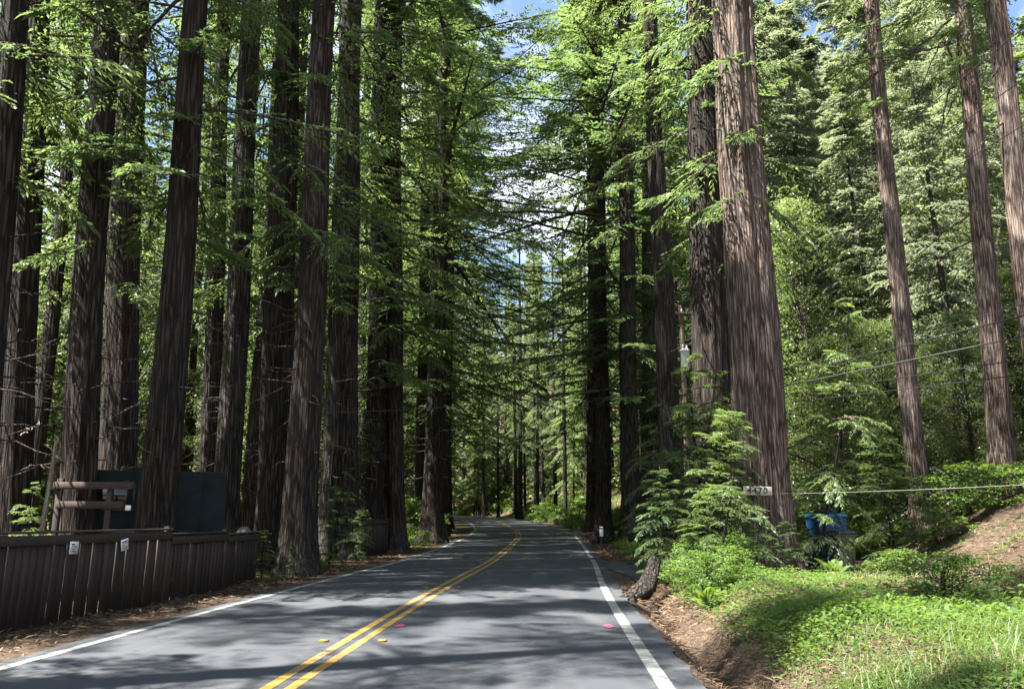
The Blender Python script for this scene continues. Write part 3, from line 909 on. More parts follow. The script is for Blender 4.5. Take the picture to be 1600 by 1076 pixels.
# hillside
scatter(12, lambda y: (0.3 * y, 0.44 * y), (46, 95), 'far', 'tall fir just right of the big sunlit redwood', 'firs right of the big sunlit redwood', 3.6, 'conifer_tree', 0.95, 1.3, view=lambda x, y: 1185 < pxx(x, y) < 1330)
scatter(60, lambda y: (20, 0.85 * y + 18), (36, 110), 'far', 'pale sunlit fir on the wooded hillside to the right', 'firs on the right hillside', 3.6, 'conifer_tree', 0.65, 1.1, view=lambda x, y: 1150 < pxx(x, y) < 1690)
scatter(16, lambda y: (13, 0.75 * y + 8), (34, 60), 'mid', 'fresh green young conifer at the foot of the right hillside', 'young conifers below the hillside', 2.8, 'conifer_tree', 0.5, 0.85, view=lambda x, y: pxx(x, y) > 1190)
scatter(16, lambda y: (16, 0.75 * y + 8), (40, 75), 'broad', 'tall airy broadleaf tree on the right hillside', 'tall broadleaf trees on the hillside', 3.0, 'broadleaf_tree', 1.3, 1.9, view=lambda x, y: 1190 < pxx(x, y) < 1680, hs=(1.0, 1.25))
scatter(20, lambda y: (10, 0.7 * y + 4), (31, 52), 'broad', 'leafy understory tree at the foot of the right hillside', 'understory trees below the hillside', 2.2, 'broadleaf_tree', 0.55, 1.0,
        view=lambda x, y: pxx(x, y) > 1190 and not (15 < x < 19 and 36 < y < 46))

# named smaller trees
def small_tree(kind, label, px, Y, h, cat='tree', name='redwood_sapling', wid=1.0, rot=0.0, group=None, bright=None):
    X = (px - 800) / FPX * (Y * math.cos(PITCH))
    root = empty(name, (X, Y, gz1(X, Y) - 0.03), label, cat, group)
    T = TPL[kind]
    s = h / T.H
    root.scale = (s * wid, s * wid, s)
    hl = 0.17 if kind[:3] == 'sap' else 0.03
    root.rotation_euler = (hl * math.sin(rot * 7.1), hl * math.cos(rot * 5.3), rot)
    tr = {'sap': SAP_TRUNK, 'bro': BROAD_TRUNK[0], 'mid': MID_TRUNK[0], 'shr': SHRUB_STEM}[kind[:3]]
    tree_parts(root, tr, kind, 0)
    tree_spots.append((X, Y, 0.6))
    return root
small_tree('sap0', 'tall young redwood with drooping sprays behind the road sign', 1036, 29, 6.6, rot=0.3)
small_tree('sap1', 'tall feathery young redwood left of the thick shaded trunk', 1062, 22.5, 5.8, rot=1.1)
small_tree('sap2', 'bright bushy young redwood in front of the big sunlit trunk', 1108, 17.6, 3.9, rot=2.0, wid=1.1)
small_tree('sap0', 'young redwood on the bank between the leaning root and the big sunlit trunk', 1072, 19.0, 3.2, rot=2.9)
small_tree('sap1', 'pointed young redwood touching the left side of the big sunlit trunk', 1122, 20.3, 4.0, rot=4.0)
small_tree('sap2', 'low sprout of redwood sprays at the front foot of the big sunlit trunk', 1178, 20.2, 1.6, rot=5.0, wid=1.2)
small_tree('sap0', 'small sprout at the right front foot of the big sunlit trunk', 1216, 20.1, 1.2, rot=0.7, wid=1.2)
small_tree('sap1', 'thin stemmed young tree just right of the big sunlit trunk, before the bins', 1264, 22.2, 7.5, rot=1.9, wid=0.8)
small_tree('sap2', 'feathery young redwood in the gap behind the rubbish bins', 1296, 29, 6.0, rot=3.1)
small_tree('sap0', 'young redwood with wide pale sprays left of the slim slope redwood', 1395, 25, 4.2, rot=3.9, wid=1.3)
for i, (lab, px, Y, h, w) in enumerate([
        ('slanting young redwood left of the bright bushy one', 1040, 18.4, 2.6, 1.3),
        ('short leafy redwood sprout right behind the leaning root', 1030, 20.4, 1.7, 1.5),
        ('low feathery sprout under the bright bushy young redwood', 1090, 16.2, 1.3, 1.7),
        ('tilted young redwood whose sprays cross the left edge of the big trunk', 1152, 19.4, 2.6, 1.4),
        ('thin shaded young redwood against the thick dark trunk', 1100, 23.2, 5.2, 1.2),
        ('drooping shaded young redwood right of the road sign', 1020, 24.5, 3.6, 1.4),
        ('tiny feathery sprout left of the house number tree roots', 1168, 18.6, 1.0, 1.8),
        ('tall sparse young redwood behind the pointed one', 1128, 22.8, 6.2, 1.0),
        ('ragged sprout between the big trunk and the blue bin', 1240, 20.6, 1.5, 1.3)]):
    small_tree(f'sap{i % 3}', lab, px, Y, h, rot=i * 1.7 + 0.4, wid=w)
small_tree('sap1', 'dark young redwood in front of the furrowed trunk and the short fence', 517, 25.5, 3.1, rot=1.0)
small_tree('sap2', 'small dark sprout at the foot of the first huge roadside redwood', 415, 20.8, 1.3, rot=1.4, wid=1.3)
small_tree('sap0', 'low dark sprout at the foot of the second huge roadside redwood', 470, 20.2, 0.9, rot=2.5, wid=1.4)
small_tree('sap1', 'small sunlit sprout behind the long fence at its left end', 42, 16.0, 2.3, rot=2.2, wid=0.9)
small_tree('sap2', 'young redwood beside the left end of the short fence', 560, 29.0, 1.9, rot=0.2, wid=1.2)
small_tree('broad0', 'leafy bay tree closing the view above the rubbish bins', 1330, 33, 8.0, name='broadleaf_tree', wid=1.1)
small_tree('broad1', 'leafy bay tree behind the slim slope redwood', 1400, 36, 8.5, name='broadleaf_tree', rot=1.0)
small_tree('broad0', 'tall bright yellow green leafy tree rising right of the big sunlit trunk', 1268, 34, 15.5, name='broadleaf_tree', rot=1.0, wid=0.8)
small_tree('mid1', 'fresh green conifer behind the bright one, nearer the slope redwood', 1345, 44, 15, name='conifer_tree', rot=2.0)
small_tree('broad2', 'low leafy tree lit yellow behind the second slope redwood', 1520, 36, 5.5, name='broadleaf_tree', rot=2.0, wid=1.3)

for lab, px, Y, h, w in (('very tall fir directly right of the big sunlit trunk at the picture top', 1225, 62, 47, 1.0),
                         ('very tall fir left of the slim slope redwood, second of the pair', 1300, 66, 50, 1.0),
                         ('very tall fir behind the top of the slim slope redwood', 1375, 72, 48, 1.0),
                         ('tall fir filling the sky between the slim and second slope redwoods', 1450, 74, 48, 1.0),
                         ('tall fir filling the sky beside the rightmost redwood', 1545, 70, 46, 1.0)):
    X = (px - 800) / FPX * (Y * math.cos(PITCH))
    root = empty('conifer_tree', (X, Y, gz1(X, Y) - 0.05), lab, 'tree')
    k_ = h / 36
    root.scale = (k_, k_, k_)
    root.rotation_euler = (0, 0, px)
    tree_parts(root, FAR_TRUNK[int(px) % 3], f'far{int(px) % 3}', 0, (w, w, 1), False)

# shrubs ------------------------------------------------------------------------------
for i, (lab, px, Y, h, w) in enumerate([
        ('leafy green shrub hanging over the ditch in front of the young redwoods', 1098, 14.4, 0.8, 0.95),
        ('bright leafy shrub on the bank right of the leaning root', 1076, 16.6, 0.9, 0.95),
        ('low leafy shrub on the bank under the big sunlit trunk', 1120, 14.8, 0.75, 1.5),
        ('dark leafy shrub at the left foot of the big sunlit trunk', 1135, 18.5, 1.0, 1.3),
        ('small shrub between the leaning root and the paved driveway', 1046, 19.4, 0.8, 1.1),
        ('leafy shrub just right of the two legged road sign', 1042, 30, 0.9, 1.3),
        ('trailing shrub over the branch pile on the right', 1465, 11.4, 0.7, 1.6),
        ('yellow green shrub behind the rubbish bins', 1300, 30, 2.2, 1.3),
        ('sunlit shrub below the second slope redwood', 1515, 27, 1.7, 1.5),
        ('shrub at the top of the right hand cut slope', 1580, 24, 1.2, 1.5),
        ('low dark scrub at the foot of the cut slope', 1420, 20, 0.7, 2.0),
        ('scrub under the slim slope redwood', 1465, 24, 0.9, 1.8),
        ('dim shrub at the road edge beside the flared trunk by the bend', 640, 40, 1.0, 1.4),
        ('sunlit shrub behind the short fence near its right end', 645, 46, 2.2, 1.2)]):
    small_tree(f'shrub{i % 2}', lab, px, Y, h, 'shrub', 'shrub', w, i * 1.1)
rs = random.Random(5)
for i in range(26):
    y = rs.uniform(62, 96)
    x = float(C(y)) + EDGE_R + rs.uniform(1.2, 6.5)
    root = empty('shrub', (x, y, gz1(x, y) - 0.05), 'rounded leafy shrub on the green bank at the far bend', 'shrub', 'shrubs on the far green bank')
    s = rs.uniform(0.7, 1.6)
    root.scale = (s * 1.3, s * 1.3, s)
    root.rotation_euler = (0, 0, rs.uniform(0, 6))
    tree_parts(root, SHRUB_STEM, f'shrub{i % 2}', 0, branches=False)
for i in range(30):
    y = rs.uniform(20, 60)
    x = float(C(y)) + EDGE_L - rs.uniform(4.0, 16)
    if not clear(x, y, 0.6):
        continue
    root = empty('shrub', (x, y, gz1(x, y) - 0.05), 'low shrub in the shade under the left hand redwoods', 'shrub', 'low shrubs under the left redwoods')
    s = rs.uniform(0.6, 1.8)
    root.scale = (s * 1.2, s * 1.2, s)
    root.rotation_euler = (0, 0, rs.uniform(0, 6))
    tree_parts(root, SHRUB_STEM, f'shrub{i % 2}', 0, branches=False)

for i in range(46):
    y = rs.uniform(98, 140)
    x = rs.uniform(-45, 22)
    if abs(x - float(C(y))) < 6:
        continue
    root = empty('shrub', (x, y, gz1(x, y) - 0.05), 'leafy shrub under the trees beyond the bend', 'shrub', 'shrubs beyond the bend')
    s = rs.uniform(1.6, 3.2)
    root.scale = (s * 1.4, s * 1.4, s)
    root.rotation_euler = (0, 0, rs.uniform(0, 6))
    tree_parts(root, SHRUB_STEM, f'shrub{i % 2}', 0, branches=False)

# fern ------------------------------------------------------------------------------
def fern(label, px, Y, size, n=9, seed=1):
    rng = np.random.RandomState(seed)
    X = (px - 800) / FPX * (Y * math.cos(PITCH))
    root = empty('fern', (X, Y, gz1(X, Y)), label, 'fern')
    k = 18
    t = np.linspace(0.08, 1, k)
    mid = np.stack([t * 0.75, 0 * t, 0.95 * t - 0.62 * t ** 2], -1) * size
    lw = size * 0.2 * np.sin(np.pi * (0.12 + 0.86 * t)) ** 0.8 + 0.01
    P = np.concatenate([mid, mid])
    D = np.concatenate([np.stack([0.35 + 0 * t, 1 + 0 * t, -0.15 + 0 * t], -1), np.stack([0.35 + 0 * t, -1 + 0 * t, -0.15 + 0 * t], -1)])
    N = np.repeat(np.array([[-0.3, 0, 1.0]]), 2 * k, 0)
    V, F = kites(P, D, N, np.concatenate([lw, lw]), np.full(2 * k, size * 0.05))
    v2, f2 = tubes(mid[None], np.linspace(0.006, 0.002, k)[None], 4)
    V, F = join([(V, F), (v2, f2)])
    me = np_mesh('frond', V, F, L_HERB, False, np.full(len(V), 0.8))
    for i in range(n):
        o = obj('frond', me, root)
        o.rotation_euler = (rng.normal(0, 0.12), rng.normal(-0.25, 0.25), i * 6.283 / n + rng.uniform(-0.3, 0.3))
        s = rng.uniform(0.75, 1.1)
        o.scale = (s, s, s)
fern('upright bright fern in front of the rubbish bins', 1296, 18.6, 0.75, 9, 1)
fern('small fern at the left foot of the furrowed roadside trunk', 505, 22.5, 0.6, 8, 2)
fern('fern on the bank below the young redwoods at the ditch', 1098, 13.6, 0.55, 8, 3)

# ------------------------------------------------------------------ ground vegetation and litter
def scatter_pts(n, f, xr, yr, seed):
    rng = np.random.RandomState(seed)
    X = rng.uniform(*xr, n * 3)
    Y = rng.uniform(*yr, n * 3)
    w = f(X, Y)
    keep = rng.random(n * 3) < w
    X, Y = X[keep][:n], Y[keep][:n]
    return X, Y, gz(X, Y), rng

def r_of(X, Y):
    return X - C(Y) - EDGE_R
def patch(X, Y, f=0.8, th=0.0, ofs=0.0):
    return sst(th - 0.15, th + 0.25, wob(X + ofs, Y - ofs, f))

def herb_field(name, label, n, f, xr, yr, seed, hmax, ll, lw, mat):
    X, Y, Z, rng = scatter_pts(n, f, xr, yr, seed)
    m = len(X)
    hgt = hmax * rng.random(m) ** 0.7 * (0.25 + 0.95 * sst(-0.35, 0.6, wob(X, Y, 2.8)))
    P = np.stack([X, Y, Z + hgt], -1)
    a = rng.uniform(0, 6.28, m)
    D = np.stack([np.cos(a), np.sin(a), rng.normal(0.05, 0.35, m)], -1)
    N = np.array([0, 0, 1.0]) + rng.normal(0, 0.38, (m, 3))
    s = rng.uniform(0.6, 1.4, m)
    V, F = kites(P, D, N, ll * s, lw * s, 0.1)
    tint = np.clip(0.5 * sst(-0.5, 0.6, wob(X, Y, 1.3)) + 0.5 * rng.random(m), 0, 1)
    o = obj(name, np_mesh(name, V, F, mat, False, np.repeat(tint, 4)))
    return tag(o, label, None, None, 'stuff')

def grass_field(name, label, n, f, xr, yr, seed, hmax, w, mat=L_GRASS):
    X, Y, Z, rng = scatter_pts(n, f, xr, yr, seed)
    m = len(X)
    P = np.stack([X, Y, Z - 0.02], -1)
    a = rng.uniform(0, 6.28, m)
    D = np.stack([np.cos(a) * 0.55, np.sin(a) * 0.55, rng.uniform(0.5, 1.1, m)], -1)
    N = np.stack([-np.cos(a), -np.sin(a), 0.5 + 0 * a], -1) + rng.normal(0, 0.25, (m, 3))
    s = rng.uniform(0.45, 1.2, m) * (0.6 + 0.4 * sst(-0.4, 0.5, wob(X, Y, 2.0)))
    V, F = kites(P, D, N, hmax * s, w * (0.6 + 0.6 * rng.random(m)), 0.22)
    tint = rng.random(m)
    o = obj(name, np_mesh(name, V, F, mat, False, np.repeat(tint, 4)))
    return tag(o, label, None, None, 'stuff')

def fore(X, Y):
    r = r_of(X, Y)
    edge = sst(0.55, 1.5, r + 0.4 * wob(X, Y, 1.2) - 0.35 * sst(8, 10, Y))
    far = 1 - 0.93 * sst(9.2, 11.6, Y + 0.9 * wob(X, Y, 0.7) + 0.16 * (X - 4))
    return edge * far * (0.22 + 0.78 * patch(X, Y, 1.2, -0.12))
herb_field('ground_cover', 'bright green leafy ground cover on the right hand bank', 80000, fore, (2.4, 11), (4.5, 14.5), 1, 0.24, 0.046, 0.028, L_HERB)
grass_field('grass', 'long green grass among the ground cover on the right', 34000, fore, (2.4, 11), (4.5, 14.5), 2, 0.34, 0.008)
tallp = lambda X, Y: fore(X, Y) * patch(X, Y, 1.5, 0.12, 6)
herb_field('tall_weeds', 'clumps of taller leafy weeds in the green bank on the right', 9000, tallp, (2.4, 11), (5, 13), 31, 0.48, 0.085, 0.042, L_HERB)
grass_field('dry_grass', 'dry straw coloured grass among the green bank plants', 500, lambda X, Y: sst(0.6, 1.4, r_of(X, Y)) * (0.3 + 0.7 * patch(X, Y, 1.0, 0.1, 9)), (2.2, 11), (5, 16), 32, 0.4, 0.008, L_DRY)
bank = lambda X, Y: sst(0.7, 1.3, r_of(X, Y) + 0.3 * wob(X, Y, 1.5)) * (1 - sst(3.4, 4.6, r_of(X, Y))) * patch(X, Y, 1.1, 0.0, 3) * (1 - sst(19, 20, Y))
herb_field('ground_cover', 'patchy green plants along the far side of the ditch', 12000, bank, (2, 7), (10, 20), 3, 0.22, 0.06, 0.036, L_HERB)
verge = lambda X, Y: sst(0.9, 1.5, r_of(X, Y)) * (1 - sst(4.2, 5.6, r_of(X, Y))) * sst(29.3, 30.5, Y) * (1 - sst(42, 48, Y))
herb_field('ground_cover', 'bright green verge plants below the road sign', 16000, verge, (3.5, 10), (29, 48), 4, 0.45, 0.11, 0.06, L_HERB)
slope = lambda X, Y: 0.5 * patch(X, Y, 0.7, 0.15, 5) * sst(2.5, 3.5, r_of(X, Y))
grass_field('grass', 'thin grass patches on the right hand cut slope', 16000, slope, (6, 18), (8, 26), 5, 0.28, 0.016)
farb = lambda X, Y: sst(0.8, 1.6, r_of(X, Y)) * (1 - sst(6, 9, r_of(X, Y)))
grass_field('grass', 'tall bright grass on the bank at the far bend', 16000, farb, (-2, 14), (60, 98), 6, 1.1, 0.09)
lv = lambda X, Y: np.exp(-((-(X - C(Y) - EDGE_L) - 1.3) / 0.5) ** 2) * patch(X, Y, 0.8, 0.05, 7) * sst(18.5, 20, Y)
herb_field('ground_cover', 'small green weeds along the left shoulder of the road', 7000, lv, (-8, -1.5), (18, 56), 7, 0.18, 0.08, 0.045, L_HERB)

herb_field('undergrowth', 'mass of green undergrowth beneath the trees beyond the bend', 22000, lambda X, Y: sst(4.6, 7, np.abs(X - C(Y))), (-50, 26), (84, 150), 21, 1.6, 0.55, 0.26, L_BROAD)
herb_field('undergrowth', 'low green undergrowth on the floor of the left hand stand', 16000, lambda X, Y: sst(3, 6, -(X - C(Y) - EDGE_L)) * patch(X, Y, 0.3, -0.1, 2), (-50, -7), (20, 80), 22, 0.7, 0.24, 0.11, L_BROAD)
herb_field('undergrowth', 'low green undergrowth below the hillside trees on the right', 18000, lambda X, Y: sst(4, 6, r_of(X, Y)) * patch(X, Y, 0.3, -0.1, 4), (9, 60), (27, 75), 23, 0.7, 0.24, 0.11, L_BROAD)

def litter_field(name, label, n, f, xr, yr, seed, ll, lw, mat=L_DRY):
    X, Y, Z, rng = scatter_pts(n, f, xr, yr, seed)
    m = len(X)
    P = np.stack([X, Y, Z + rng.uniform(0.0, 0.035, m)], -1)
    a = rng.uniform(0, 6.28, m)
    D = np.stack([np.cos(a), np.sin(a), rng.normal(0.0, 0.22, m)], -1)
    N = np.array([0, 0, 1.0]) + rng.normal(0, 0.4, (m, 3))
    s = rng.uniform(0.4, 1.6, m)
    V, F = kites(P, D, N, ll * s, lw * s, 0.06)
    o = obj(name, np_mesh(name, V, F, mat, False, np.repeat(rng.random(m), 4)))
    return tag(o, label, None, None, 'stuff')
lr_ = lambda X, Y: sst(-0.05, 0.35, r_of(X, Y)) * (1 - 0.75 * sst(2.2, 5, r_of(X, Y)))
litter_field('needle_litter', 'brown needle litter in the ditch on the right', 42000, lr_, (1, 9), (4, 20), 8, 0.11, 0.012)
litter_field('needle_litter', 'brown needle litter on the cut slope and by the bins', 20000, lambda X, Y: sst(2, 3, r_of(X, Y)), (5, 18), (9, 27), 9, 0.16, 0.02)
ll_ = lambda X, Y: sst(0.0, 0.5, -(X - C(Y) - EDGE_L)) * (0.3 + 0.7 * np.exp(-((-(X - C(Y) - EDGE_L) - 1.0) / 1.0) ** 2))
litter_field('needle_litter', 'brown needle litter along the left shoulder', 24000, ll_, (-12, -3), (5, 48), 10, 0.13, 0.016)
litter_field('needle_litter', 'red brown needle litter beside the road at the white marker', 8000, lambda X, Y: sst(-0.2, 0.3, r_of(X, Y)) * (1 - sst(1.6, 3, r_of(X, Y))), (2, 9), (29, 56), 12, 0.2, 0.035)

# ------------------------------------------------------------------ fences
def fence(label, pts, step_h, board_w=0.145, first_gap=None, group='board fences left of the road', board_tilt=0.01, cap=True):
    """pts: list of (x, y); step_h: top height of each stretch"""
    root = empty('board_fence', (pts[0][0], pts[0][1], gz1(*pts[0])), label, 'fence', group)
    bx0, by0, bz0 = root.location
    rs = random.Random(len(pts) * 3 + 1)
    cache = {}
    for i in range(len(pts) - 1):
        (x0, y0), (x1, y1) = pts[i], pts[i + 1]
        L = math.hypot(x1 - x0, y1 - y0)
        a = math.atan2(y1 - y0, x1 - x0)
        h = step_h[i]
        key = round(h, 2)
        if key not in cache:
            V, F = box(0, 0, h / 2, board_w, 0.02, h)
            cache[key] = np_mesh('board', V, F, BOARD)
        n = max(1, int(round(L / (board_w + 0.008))))
        for k in range(n):
            t = (k + 0.5) / n
            x, y = x0 + (x1 - x0) * t, y0 + (y1 - y0) * t
            o = obj('board', cache[key], root)
            off = rs.uniform(-0.006, 0.006) + (0.012 if k % 2 else 0)
            o.location = (x - bx0 - math.sin(a) * -off, y - by0 + math.cos(a) * -off, gz1(x, y) - bz0 - 0.06 + rs.uniform(-0.012, 0.012))
            o.rotation_euler = (0, rs.gauss(0, board_tilt), a + rs.gauss(0, 0.02))
        # rails, cap, posts
        nseg = max(1, int(L / 2.3))
        for k in range(nseg):
            ta, tb = k / nseg, (k + 1) / nseg
            xa, ya, xb, yb = x0 + (x1 - x0) * ta, y0 + (y1 - y0) * ta, x0 + (x1 - x0) * tb, y0 + (y1 - y0) * tb
            za, zb = gz1(xa, ya), gz1(xb, yb)
            ll = math.hypot(xb - xa, yb - ya)
            for nm, hz, th, tk, off in (('cap_rail', h - 0.035, 0.035, 0.11, 0.0), ('face_rail', h - 0.15, 0.14, 0.028, 0.035), ('rail', 0.35, 0.09, 0.04, -0.045)):
                V, F = box(0, 0, 0, ll - 0.006, tk, th)
                o = bevel(obj(nm, np_mesh(nm, V, F, BOARD), root), 0.005, 1)
                sgn = 1 if math.cos(a) > 0 else 1
                nxn, nyn = math.sin(a), -math.cos(a)      # towards the road
                o.location = ((xa + xb) / 2 - bx0 + nxn * off, (ya + yb) / 2 - by0 + nyn * off, (za + zb) / 2 - bz0 + hz)
                o.rotation_euler = (0, -math.atan2(zb - za, ll), a)
            for (xp, yp) in ([(xa, ya)] if k < nseg - 1 else [(xa, ya), (xb, yb)]):
                V, F = box(0, 0, (h + 0.02) / 2 - 0.15, 0.09, 0.09, h + 0.32)
                o = bevel(obj('post', np_mesh('post', V, F, BOARD), root), 0.006, 1)
                o.location = (xp - bx0 - math.sin(a) * 0.075, yp - by0 + math.cos(a) * 0.075, gz1(xp, yp) - bz0)
                o.rotation_euler = (0, 0, a)
    return root
FENCE_A = [(-7.55, 4.6), (-7.05, 10.8), (-6.45, 15.3)]
fence('long dark brown board fence at the left road edge carrying two paper notices', FENCE_A + [(-6.25, 17.8), (-6.5, 20.7)], [1.30, 1.34, 1.25, 1.20])
fence('short brown board fence further along, between the roadside redwoods', [(-6.15, 30.0), (-5.15, 33.6)], [1.42])

PAPER = simple_mat('white paper', (0.78, 0.78, 0.76), 0.6, 0.04)
INK = simple_mat('dark print', (0.04, 0.04, 0.045), 0.7, 0.1)
def notice(label, px, rot, seed):
    # on the road side of the fence rail, found where the fence passes this direction
    best = None
    for k in range(400):
        t = k / 399
        y = 10.8 + (15.3 - 10.8) * t
        x = -7.05 + 0.6 * t
        e = abs(pxx(x, y) - px)
        if best is None or e < best[0]:
            best = (e, x, y)
    _, x, y = best
    a = math.atan2(4.5, 0.6)
    rs = random.Random(seed)
    V, F = box(0, 0, 0, 0.20, 0.004, 0.19)
    root = obj('paper_notice', np_mesh('paper_notice', V, F, PAPER))
    root.location = (x + math.sin(a) * 0.056, y - math.cos(a) * 0.056, gz1(x, y) + 1.08)
    root.rotation_euler = (0, rot, a)
    tag(root, label, 'notice')
    parts = []
    for i in range(5):
        w = rs.uniform(0.07, 0.14)
        parts.append(box(-0.07 + w / 2, -0.004, 0.055 - i * 0.026, w, 0.003, 0.010 if i else 0.018))
    V, F = join(parts)
    obj('printed_lines', np_mesh('printed_lines', V, F, INK), root)
notice('white paper notice stapled straight on the long fence, the left one of two', 143, 0.03, 1)
notice('white paper notice hanging askew on the long fence, the right one of two', 216, -0.18, 2)

# ------------------------------------------------------------------ trailer behind the fence
TRAILER = simple_mat('dark green trailer paint', (0.011, 0.017, 0.017), 0.75, 0.3, 3, 0.15)
GLASS = simple_mat('dark window glass', (0.01, 0.012, 0.014), 0.08, 0.05, 3, 0.6)
METAL = simple_mat('dull metal', (0.16, 0.165, 0.17), 0.6, 0.2, 8, 0.4, metal=0.5)
RUBBER = simple_mat('black rubber', (0.02, 0.02, 0.02), 0.8, 0.2, 20)
def rounded_box_side(x0, x1, y0, y1, z0, z1, r, seg=6):
    """outline rounded in XZ, extruded along Y"""
    pts = []
    for cx_, cz_, a0 in ((x1 - r, z1 - r, 0), (x0 + r, z1 - r, 90), (x0 + r * 0.3, z0 + r * 0.3, 180), (x1 - r * 0.3, z0 + r * 0.3, 270)):
        rr = r if cz_ > (z0 + z1) / 2 else r * 0.3
        for i in range(seg + 1):
            a = R(a0 + 90 * i / seg)
            pts.append((cx_ + rr * math.cos(a), cz_ + rr * math.sin(a)))
    n = len(pts)
    V = [(p[0], y0, p[1]) for p in pts] + [(p[0], y1, p[1]) for p in pts]
    me = bpy.data.meshes.new('body')
    F = [tuple(range(n)), tuple(range(2 * n - 1, n - 1, -1))] + [((i + 1) % n, i, n + i, n + (i + 1) % n) for i in range(n)]
    me.from_pydata(V, [], F)
    return me
tx0, tx1 = -9.9, -6.85
t = empty('parked_trailer', ((tx0 + tx1) / 2, 18.9, gz1(-8.4, 19)), 'boxy dark green trailer with rounded top corners parked behind the long fence', 'trailer')
def tpart(nm, VF, m, par=None, bev=0.0):
    o = obj(nm, np_mesh(nm, *VF, m), par or t)
    return bevel(o, bev) if bev else o
hx = (tx1 - tx0) / 2
t.rotation_euler = (0, 0, R(21))
me = rounded_box_side(-hx, hx, -0.95, 1.0, 0.5, 2.55, 0.22)
me.materials.append(TRAILER)
body = bevel(obj('body', me, t), 0.03, 2)
DARKTRIM = simple_mat('dark window trim', (0.03, 0.03, 0.032), 0.6, 0.2)
w = tpart('window', box(-0.9, -0.962, 1.95, 0.9, 0.02, 0.5), GLASS, None, 0.008)
tpart('window_frame', join([box(-0.9, -0.962, 2.225, 1.0, 0.045, 0.05), box(-0.9, -0.962, 1.675, 1.0, 0.045, 0.05), box(-1.375, -0.962, 1.95, 0.05, 0.045, 0.5), box(-0.425, -0.962, 1.95, 0.05, 0.045, 0.5)]), DARKTRIM, w)
tpart('door', box(0.62, -0.965, 1.55, 0.72, 0.025, 1.85), TRAILER, None, 0.01)
tpart('trim', box(0.45 - hx + 0.8, -0.958, 1.2, 1.9, 0.015, 0.05), METAL)
tpart('roof_vent', box(-0.55, 0.0, 2.61, 0.5, 0.5, 0.12), TRAILER, None, 0.03)
tpart('drawbar', box(-hx - 0.5, 0, 0.5, 1.0, 0.1, 0.1), METAL)
for sx in (-0.35, 0.35):
    for sy in (-0.82, 0.86):
        a = np.arange(20) / 20 * 2 * np.pi
        prof = [(0.12, -0.10), (0.30, -0.10), (0.33, -0.06), (0.33, 0.06), (0.30, 0.10), (0.12, 0.10)]
        V = np.array([[sx + r_ * math.cos(q), sy + y_, 0.33 + r_ * math.sin(q)] for (r_, y_) in prof for q in a])
        F = np.array([[i * 20 + k, i * 20 + (k + 1) % 20, (i + 1) * 20 + (k + 1) % 20, (i + 1) * 20 + k] for i in range(5) for k in range(20)])
        wo = obj('wheel', np_mesh('wheel', V, F, RUBBER, True), t)
        V = np.array([[sx + r_ * math.cos(q), sy + y_, 0.33 + r_ * math.sin(q)] for (r_, y_) in [(0.001, -0.07), (0.06, -0.09), (0.12, -0.06), (0.15, -0.095), (0.15, 0.08), (0.001, 0.08)] for q in a])
        obj('rim', np_mesh('rim', V, F, METAL, True), wo)

# wooden rail frame
wf = empty('wooden_frame', (-8.45, 16.05, gz1(-8.45, 16.05)), 'weathered wooden frame of two posts and two long rails behind the fence', 'wooden frame')
zt = CAM_H + 52 * 16.05 / FPX - wf.location.z
for xx, nm, hh in ((-0.62, 'post', zt + 0.06), (0.40, 'post', zt - 0.02)):
    bevel(obj(nm, np_mesh(nm, *box(xx, 0, hh / 2 - 0.1, 0.11, 0.09, hh + 0.2), BOARD), wf), 0.008, 1)
for zz_, xa, xb in ((zt - 0.08, -0.72, 0.88), (zt - 0.46, -0.62, 0.72)):
    bevel(obj('rail', np_mesh('rail', *box((xa + xb) / 2, -0.068, zz_, xb - xa, 0.04, 0.14), BOARD), wf), 0.006, 1)
sg = obj('paper_notice', np_mesh('small_notice', *box(0, 0, 0, 0.11, 0.006, 0.10), PAPER))
sg.location = px_at(200, 793, 15.97)
tag(sg, 'tiny pale notice beside the wooden rail frame behind the fence', 'notice')
bp_ = px_at(82, 700, 15.6)
v, f = tubes(np.array([[[bp_[0] - 0.04, 15.6, gz1(bp_[0], 15.6) - 0.1], [bp_[0] - 0.01, 15.6, 1.2], [bp_[0] + 0.02, 15.62, 2.2], [bp_[0] + 0.06, 15.6, 3.0]]]), np.array([[0.05, 0.048, 0.042, 0.03]]), 8)
tag(obj('dead_stem', np_mesh('dead_stem', v, f, BLEACHED, True)), 'pale bare stem standing upright behind the fence left of the rail frame', 'dead tree')

# boulder
def boulder(label, p, s, seed, mat):
    rng = np.random.RandomState(seed)
    n, m = 20, 12
    u = np.arange(n) / n * 2 * np.pi
    v = np.linspace(0.0, np.pi, m)
    U, Vv = np.meshgrid(u, v)
    d = np.stack([np.sin(Vv) * np.cos(U), np.sin(Vv) * np.sin(U), np.cos(Vv)], -1)
    k = rng.normal(0, 2.2, (6, 3))
    q = 1 + sum(0.10 * np.sin(d @ kk + i) for i, kk in enumerate(k))
    V = (d * q[..., None] * np.array(s)).reshape(-1, 3)
    i = np.arange(m - 1)[:, None]
    j = np.arange(n)[None]
    F = np.stack([i * n + j, (i + 1) * n + j, (i + 1) * n + (j + 1) % n, i * n + (j + 1) % n], -1).reshape(-1, 4)
    o = obj('boulder', np_mesh('boulder', V, F, mat, True))
    o.location = p
    return tag(o, label, 'boulder')
STONE = simple_mat('pale stone', (0.12, 0.115, 0.105), 0.9, 0.3, 4, 0.2, 0.8)
bx_ = px_at(381, 800, 21.8)[0]
boulder('pale rounded boulder behind the far end of the long fence', (bx_, 21.8, 0.30), (0.36, 0.4, 0.85), 4, STONE)

